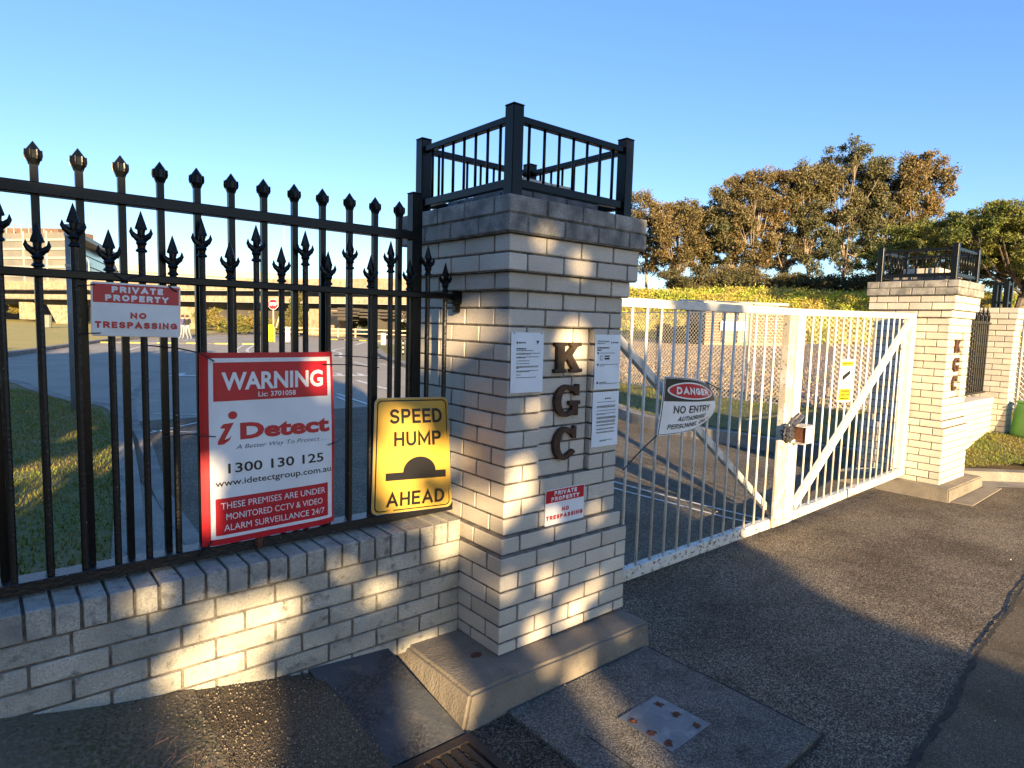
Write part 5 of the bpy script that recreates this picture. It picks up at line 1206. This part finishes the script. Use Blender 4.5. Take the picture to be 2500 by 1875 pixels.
# gum trees on the embankment: (px, depth, top_py, crowns)
def gum(px, d, tops, mat, label, nleaf=9000, bark='bark'):
    zb = 5.0; cr = []
    for (cx, cy, rpx, rpy) in tops:
        z = wd(cx, cy, d).z - zb; cr.append(((cx - px) * d / F_PX, z, rpx * 1.12 * d / F_PX, rpy * 1.3 * d / F_PX))
    cr.append((0.0, 3.4, 3.0, 3.4)); cr.append((1.6, 5.4, 2.8, 2.8)); cr.append((-1.2, 6.4, 2.2, 2.4))
    return crown_tree('gum_tree', label, 'tree', px, d, zb, 10, cr, mat, nleaf, .34, True, bark, 'gum trees on the embankment', .35, .5, tr=.22)
E1, E2 = M_['euc'], M_['euc2']
PACK = .42
def mass_tree(name, label, d, zb, basepx, pts, ntuft, rpx, nleaf, L, mat, bark, tr, group=None, flat=.8, nlimb=14):
    """pts: (px, y_top, y_bottom) outline of the crown in image columns at depth d; the crown is filled with leafy tufts in depth"""
    b = wpz(basepx, d, zb); t = thing(name, label, 'tree', b, group); k_ = d / F_PX
    fwv = Vector((CF.x, CF.y, 0)).normalized(); xs = [p[0] for p in pts]; P = []; cs = []; tries = 0
    hw = (max(xs) - min(xs)) / 2
    while len(cs) < ntuft and tries < 4000:
        tries += 1; px = random.uniform(min(xs), max(xs)); yt = np.interp(px, xs, [p[1] for p in pts]); yb = np.interp(px, xs, [p[2] for p in pts])
        if yb - yt < rpx: continue
        u_ = random.random(); u_ = u_ ** 1.35; r = rpx * random.uniform(.55, 1.2) * (1.1 - .25 * u_)
        py = yt + r * .75 + (yb - yt - r * 1.2) * u_
        if any((px - q[0]) ** 2 + (py - q[1]) ** 2 < (PACK * (r + q[2])) ** 2 and random.random() < .8 for q in cs): continue
        cs.append((px, py, r))
    lim = MB(); base = b.copy(); top = min(cs, key=lambda q: q[1]); tp = wd(top[0], top[1], d)
    stem = [b + Vector((0, 0, -.3)), b.lerp(tp, .3) + fwv * .2 + Vector((.15, 0, 0)), b.lerp(tp, .62), b.lerp(tp, .95)]
    lim.tube(stem, [tr, tr * .75, tr * .42, tr * .12], 7)
    for i, (px, py, r) in enumerate(cs):
        off = random.uniform(-1, 1) * hw * k_ * .8; c = wd(px, py, d) + fwv * off; rr = r * k_
        n = int(nleaf * (r / rpx) ** 2)
        for q in range(3):   # ragged tuft made of three offset clusters
            cc = np.array(c) + rng.normal(size=3) * rr * .38
            P.append(blob_points(n // 3, cc, np.array([rr, rr, rr * flat]) * random.uniform(.5, .85), .2))
        if i < nlimb or random.random() < .3:
            f_ = random.uniform(.25, .8); st_ = b.lerp(tp, f_ * .7); mid = (st_ + c) / 2 + Vector((0, 0, -.12 * (c - st_).length))
            lim.tube([st_, mid, c], [tr * .36, tr * .24, tr * .07], 5)
            for q in range(4):
                e2 = c + Vector((random.uniform(-1, 1), random.uniform(-1, 1), random.uniform(-.4, 1))) * rr; lim.tube([mid.lerp(c, .6), e2], [tr * .10, tr * .03], 4, False)
    fast_mesh('crown', leaf_quads(np.concatenate(P), L, L * .42, .3), 4, mat, t)
    lim.build('trunk', M_[bark], t)
    return t
E1, E2 = M_['euc'], M_['euc2']
GG = 'gum trees on the embankment'
def gum(cx, top, hw, mat, label, lo=672, lean=0, n=34):
    pts = [(cx - hw, top + hw * .9, lo - 60), (cx - hw * .7, top + hw * .25, lo - 20), (cx, top, lo), (cx + hw * .7, top + hw * .25, lo - 20 - lean), (cx + hw, top + hw * .9, lo - 70 - lean * 1.6)]
    return mass_tree('gum_tree', label, 80 + random.uniform(-3, 3), 5.0, cx - lean * .15, pts, int(n * 1.8), 26, 560, .34, mat, 'bark', .20, GG)
gum(1578, 466, 58, E2, 'rusty gum tree beside the near pillar, leftmost of the row', n=26)
gum(1655, 480, 56, E2, 'low rusty gum tree with a pale forked trunk, second in the row', n=28)
gum(1722, 480, 46, E1, 'dark olive gum tree between two rusty ones', n=24)
gum(1786, 452, 46, E1, 'narrow olive gum tree just left of the orange brown one', n=28)
gum(1832, 410, 52, E2, 'orange brown gum tree with a notched top in the middle of the row', n=34)
gum(1912, 402, 54, E2, 'rounded brown gum tree left of the tallest one', n=36)
gum(1978, 388, 42, E1, 'slim dark gum tree touching the left side of the tallest one', n=30)
gum(2062, 354, 72, E1, 'tallest gum tree with a broad domed crown', n=52)
gum(2160, 374, 54, E1, 'olive gum tree between the tallest and the right hand one', n=42)
gum(2246, 368, 55, E2, 'rightmost gum tree of the row leaning right with sparse lower twigs', lean=75, n=40)
DENS = 2.5; NB = 14
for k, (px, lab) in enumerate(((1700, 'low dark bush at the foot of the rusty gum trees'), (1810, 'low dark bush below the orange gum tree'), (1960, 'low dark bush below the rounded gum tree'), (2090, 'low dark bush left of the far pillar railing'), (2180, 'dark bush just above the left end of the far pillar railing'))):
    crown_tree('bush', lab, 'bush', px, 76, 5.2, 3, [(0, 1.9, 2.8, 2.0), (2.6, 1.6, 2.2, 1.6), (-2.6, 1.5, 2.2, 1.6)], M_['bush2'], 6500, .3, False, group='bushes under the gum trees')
# wattles on the right
ac = M_['acacia']
PACK = .2
mass_tree('wattle_tree', 'spreading dense green wattle tree at the right edge above the far pillar', 50, 3.2, 2478, [(2262, 560, 590), (2290, 530, 610), (2330, 508, 630), (2400, 498, 660), (2460, 492, 690), (2520, 484, 700), (2600, 480, 700), (2680, 500, 690), (2730, 540, 660)], 190, 42, 1250, .24, ac, 'darkbark', .30, None, .5, 18)
mass_tree('wattle_tree', 'small bright green wattle behind the far pillar railing', 66, 5.0, 2215, [(2140, 610, 650), (2190, 590, 680), (2260, 575, 685), (2320, 580, 680), (2350, 610, 660)], 46, 28, 900, .24, ac, 'darkbark', .15, None, .5, 8)
# green bin at the frame edge
gb = thing('plastic_bin', 'green plastic bin standing on the verge at the right edge', 'bin', wpz(2522, 9.5, .02)); b = wpz(2530, 9.5, .0)
mb = MB(); vs = [b + rt * a + fw * c_ + Vector((0, 0, z)) for z, w_ in ((0, .25), (.58, .20)) for a, c_ in ((-w_, -w_), (w_, -w_), (w_, w_), (-w_, w_))]; mb.add(vs, [(0, 3, 2, 1), (4, 5, 6, 7), (0, 1, 5, 4), (1, 2, 6, 5), (2, 3, 7, 6), (3, 0, 4, 7)]); o = mb.build('body', M_['green_bin'], gb); bevel_mesh(o.data, .02, 2)
mb = MB(); mb.obox(b + Vector((0, 0, .60)), rt * .42, fw * .42, Vector((0, 0, .04))); o = mb.build('lid', M_['green_bin'], gb); bevel_mesh(o.data, .02, 2)

# ------------------------------------------------------------------ litter and twigs on the dirt bank
tw = MB()
for (cx, cy) in ((-1.60, -.02), (-1.52, -.10), (-1.45, -.22)):
    z = gz(cx, cy)
    for k in range(13):
        a = random.gauss(.6, .5); l = random.uniform(.03, .085); p = Vector((cx + random.gauss(0, .04), cy + random.gauss(0, .04), z + .005)); q = p + Vector((math.cos(a) * l, math.sin(a) * l, random.uniform(.005, .05)))
        tw.tube([p, (p + q) / 2 + Vector((random.gauss(0, .008), random.gauss(0, .008), .01)), q], [.0011, .0009, .0005], 4, False)
stuff(tw.build('dry_twigs', M_['twig']), 'tangle of dry reddish weed twigs on the dirt below the wall', 'twigs')
n = 9000; X = rng.uniform(-4.5, -1.2, n); Y = rng.uniform(-3, .27, n); P = np.array([(x, y, gz(x, y) + .008 + .010 * math.sin(7 * x + 3 * y) * math.cos(9 * y)) for x, y in zip(X, Y)])
stuff(fast_mesh('leaf_litter', leaf_quads(P, .010, .006), 4, M_['litter']), 'fine dry leaf litter scattered over the dirt bank', 'leaf litter')
n = 7000; X = rng.uniform(-1.55, -.78, n); Y = rng.uniform(-1.6, .27, n); keep = rng.uniform(0, 1, n) < .6; P = np.array([(x, y, gz(x, y) + .004) for x, y, k in zip(X, Y, keep) if k])
stuff(fast_mesh('loose_grit', leaf_quads(P, .008, .007), 4, make_mat('grit', (.20, .17, .13), .9, island=.6)), 'loose grit on the old bitumen beside the wall', 'grit')
n = 260; P = []
for _ in range(n):
    x, y = random.uniform(-.9, 5), random.uniform(-2.2, 1.5); P.append((x, y, gz(x, y) + .004 if not (-.16 < x < .83 and -1.22 < y < -.26) else -.19))
stuff(fast_mesh('scattered_chips', leaf_quads(np.array(P), .010, .007), 4, make_mat('chip', (.45, .40, .32), .9, island=.5)), 'pale stone chips and leaf bits scattered on the asphalt', 'litter')

# ------------------------------------------------------------------ trees behind the camera that shade the foreground
HOLES = [(-1.23, 3.18, 0.130), (-1.1, 3.28, 0.110), (-1.37, 3.13, 0.080), (-1, 3.33, 0.050), (-1.22, 2.97, 0.100), (-1.12, 2.9, 0.080), (-1.3, 3.38, 0.030), (-0.25, 3.46, 0.055), (-0.16, 3.6, 0.120), (-0.08, 3.66, 0.100), (-0.27, 3.62, 0.070), (0.1, 3.84, 0.072), (0.09, 3.75, 0.064), (0.26, 3.3, 0.048), (0.45, 3.08, 0.072), (0.19, 3.06, 0.040), (0.43, 4.54, 0.095), (0.47, 4.46, 0.064), (0.19, 4.17, 0.040), (0.17, 5, 0.036), (0.42, 4.91, 0.040), (-0.14, 4.62, 0.090), (-0.18, 4.54, 0.070), (-0.24, 4.6, 0.060), (0.43, 2.86, 0.048), (0.2, 2.91, 0.044), (0.71, 2.95, 0.040), (-0.36, 2.88, 0.140), (-0.4, 2.79, 0.110), (0.39, 2.78, 0.085), (0.38, 2.72, 0.085), (0.34, 2.66, 0.085), (0.33, 2.58, 0.085), (-0.85, 4.36, 0.060), (-1.33, 3.77, 0.060), (-1.33, 3.9, 0.050), (-0.45, 4.07, 0.110), (-0.48, 3.86, 0.100), (-0.21, 3.95, 0.090), (-0.42, 3.72, 0.080), (-0.55, 3.97, 0.070), (-1.82, 5.1, 0.070), (-1.7, 5.11, 0.060), (-1.58, 5.11, 0.060), (-3.66, 3.94, 0.130), (-3.07, 4.15, 0.130), (-3.79, 4.5, 0.090), (-3.35, 4.05, 0.100), (-2.66, 4.53, 0.130), (-3.22, 3.76, 0.090), (-2.85, 4.28, 0.100), (-3.5, 3.55, 0.120), (-2.9, 4, 0.070), (-2.4, 4.45, 0.070), (1.32, 4.9, 0.250), (-1.5, 3.45, 0.050), (0.62, 3.6, 0.040), (0.6, 3.2, 0.032), (0, 3.3, 0.036), (0.3, 3.6, 0.032), (-0.6, 3.3, 0.050), (-0.75, 3.45, 0.045), (0.95, 4.4, 0.060)]
def shade_tree(label, u0, u1, top, n, size, seed):
    r = np.random.default_rng(seed); u = r.uniform(u0, u1, n); t_ = -14 + r.normal(size=n) * 1.1; tp = np.interp(u, [a for a, b in top], [b for a, b in top])
    edge = .25 * np.sin(u * 5.1) + .18 * np.sin(u * 11 + 1)
    v = 1.0 + (tp + edge - 1.0) * r.uniform(0, 1, n) ** .92
    keep = u < 2.62 + .12 * np.sin(v * 6) + .08 * np.sin(v * 15)
    for hu, hv, hr in HOLES: keep &= ((u - hu) ** 2 + (v - hv) ** 2) > (hr + size * .26) ** 2
    u, v, t_ = u[keep], v[keep], t_[keep]; z = v - (t_ + 14) * SUN_TAN
    X = u * .9373 + t_ * .3486; Y = -u * .3486 + t_ * .9373
    P = np.stack([X, Y, z], 1); t = thing('shade_tree', label, 'tree', (float(np.mean(X)), float(np.mean(Y)), -.3))
    fast_mesh('crown', leaf_quads(P, size, size * .8), 4, M_['bush'], t)
    c = Vector((float(np.mean(X)), float(np.mean(Y)), -.6)); mb = MB(); hh = float(np.max(z)) * .75
    mb.tube([c + Vector((0, -1.2, 0)), c + Vector((.1, -1.2, 1.0)), c + Vector((.0, -1.1, 1.6))], [.2, .16, .12], 8); mb.build('trunk', M_['darkbark'], t)
top = [(-16, 8.6), (-10.6, 9.0), (-7.8, 9.15), (-5.1, 9.6), (-3, 8.6), (-.6, 7.0), (.3, 6.1), (.7, 5.75), (1.0, 5.1), (1.25, 4.85), (1.6, 5.0), (1.9, 5.3), (2.2, 5.35), (2.45, 5.1), (2.7, 3.6)]
shade_tree('broad evergreen tree behind the viewpoint, nearest the driveway', -3.0, 2.9, top, 62000, .19, 1)
shade_tree('broad evergreen tree behind the viewpoint, middle one', -8.5, -2.9, top, 40000, .26, 2)
shade_tree('broad evergreen tree behind the viewpoint, farthest left', -16, -8.4, top, 30000, .34, 3)
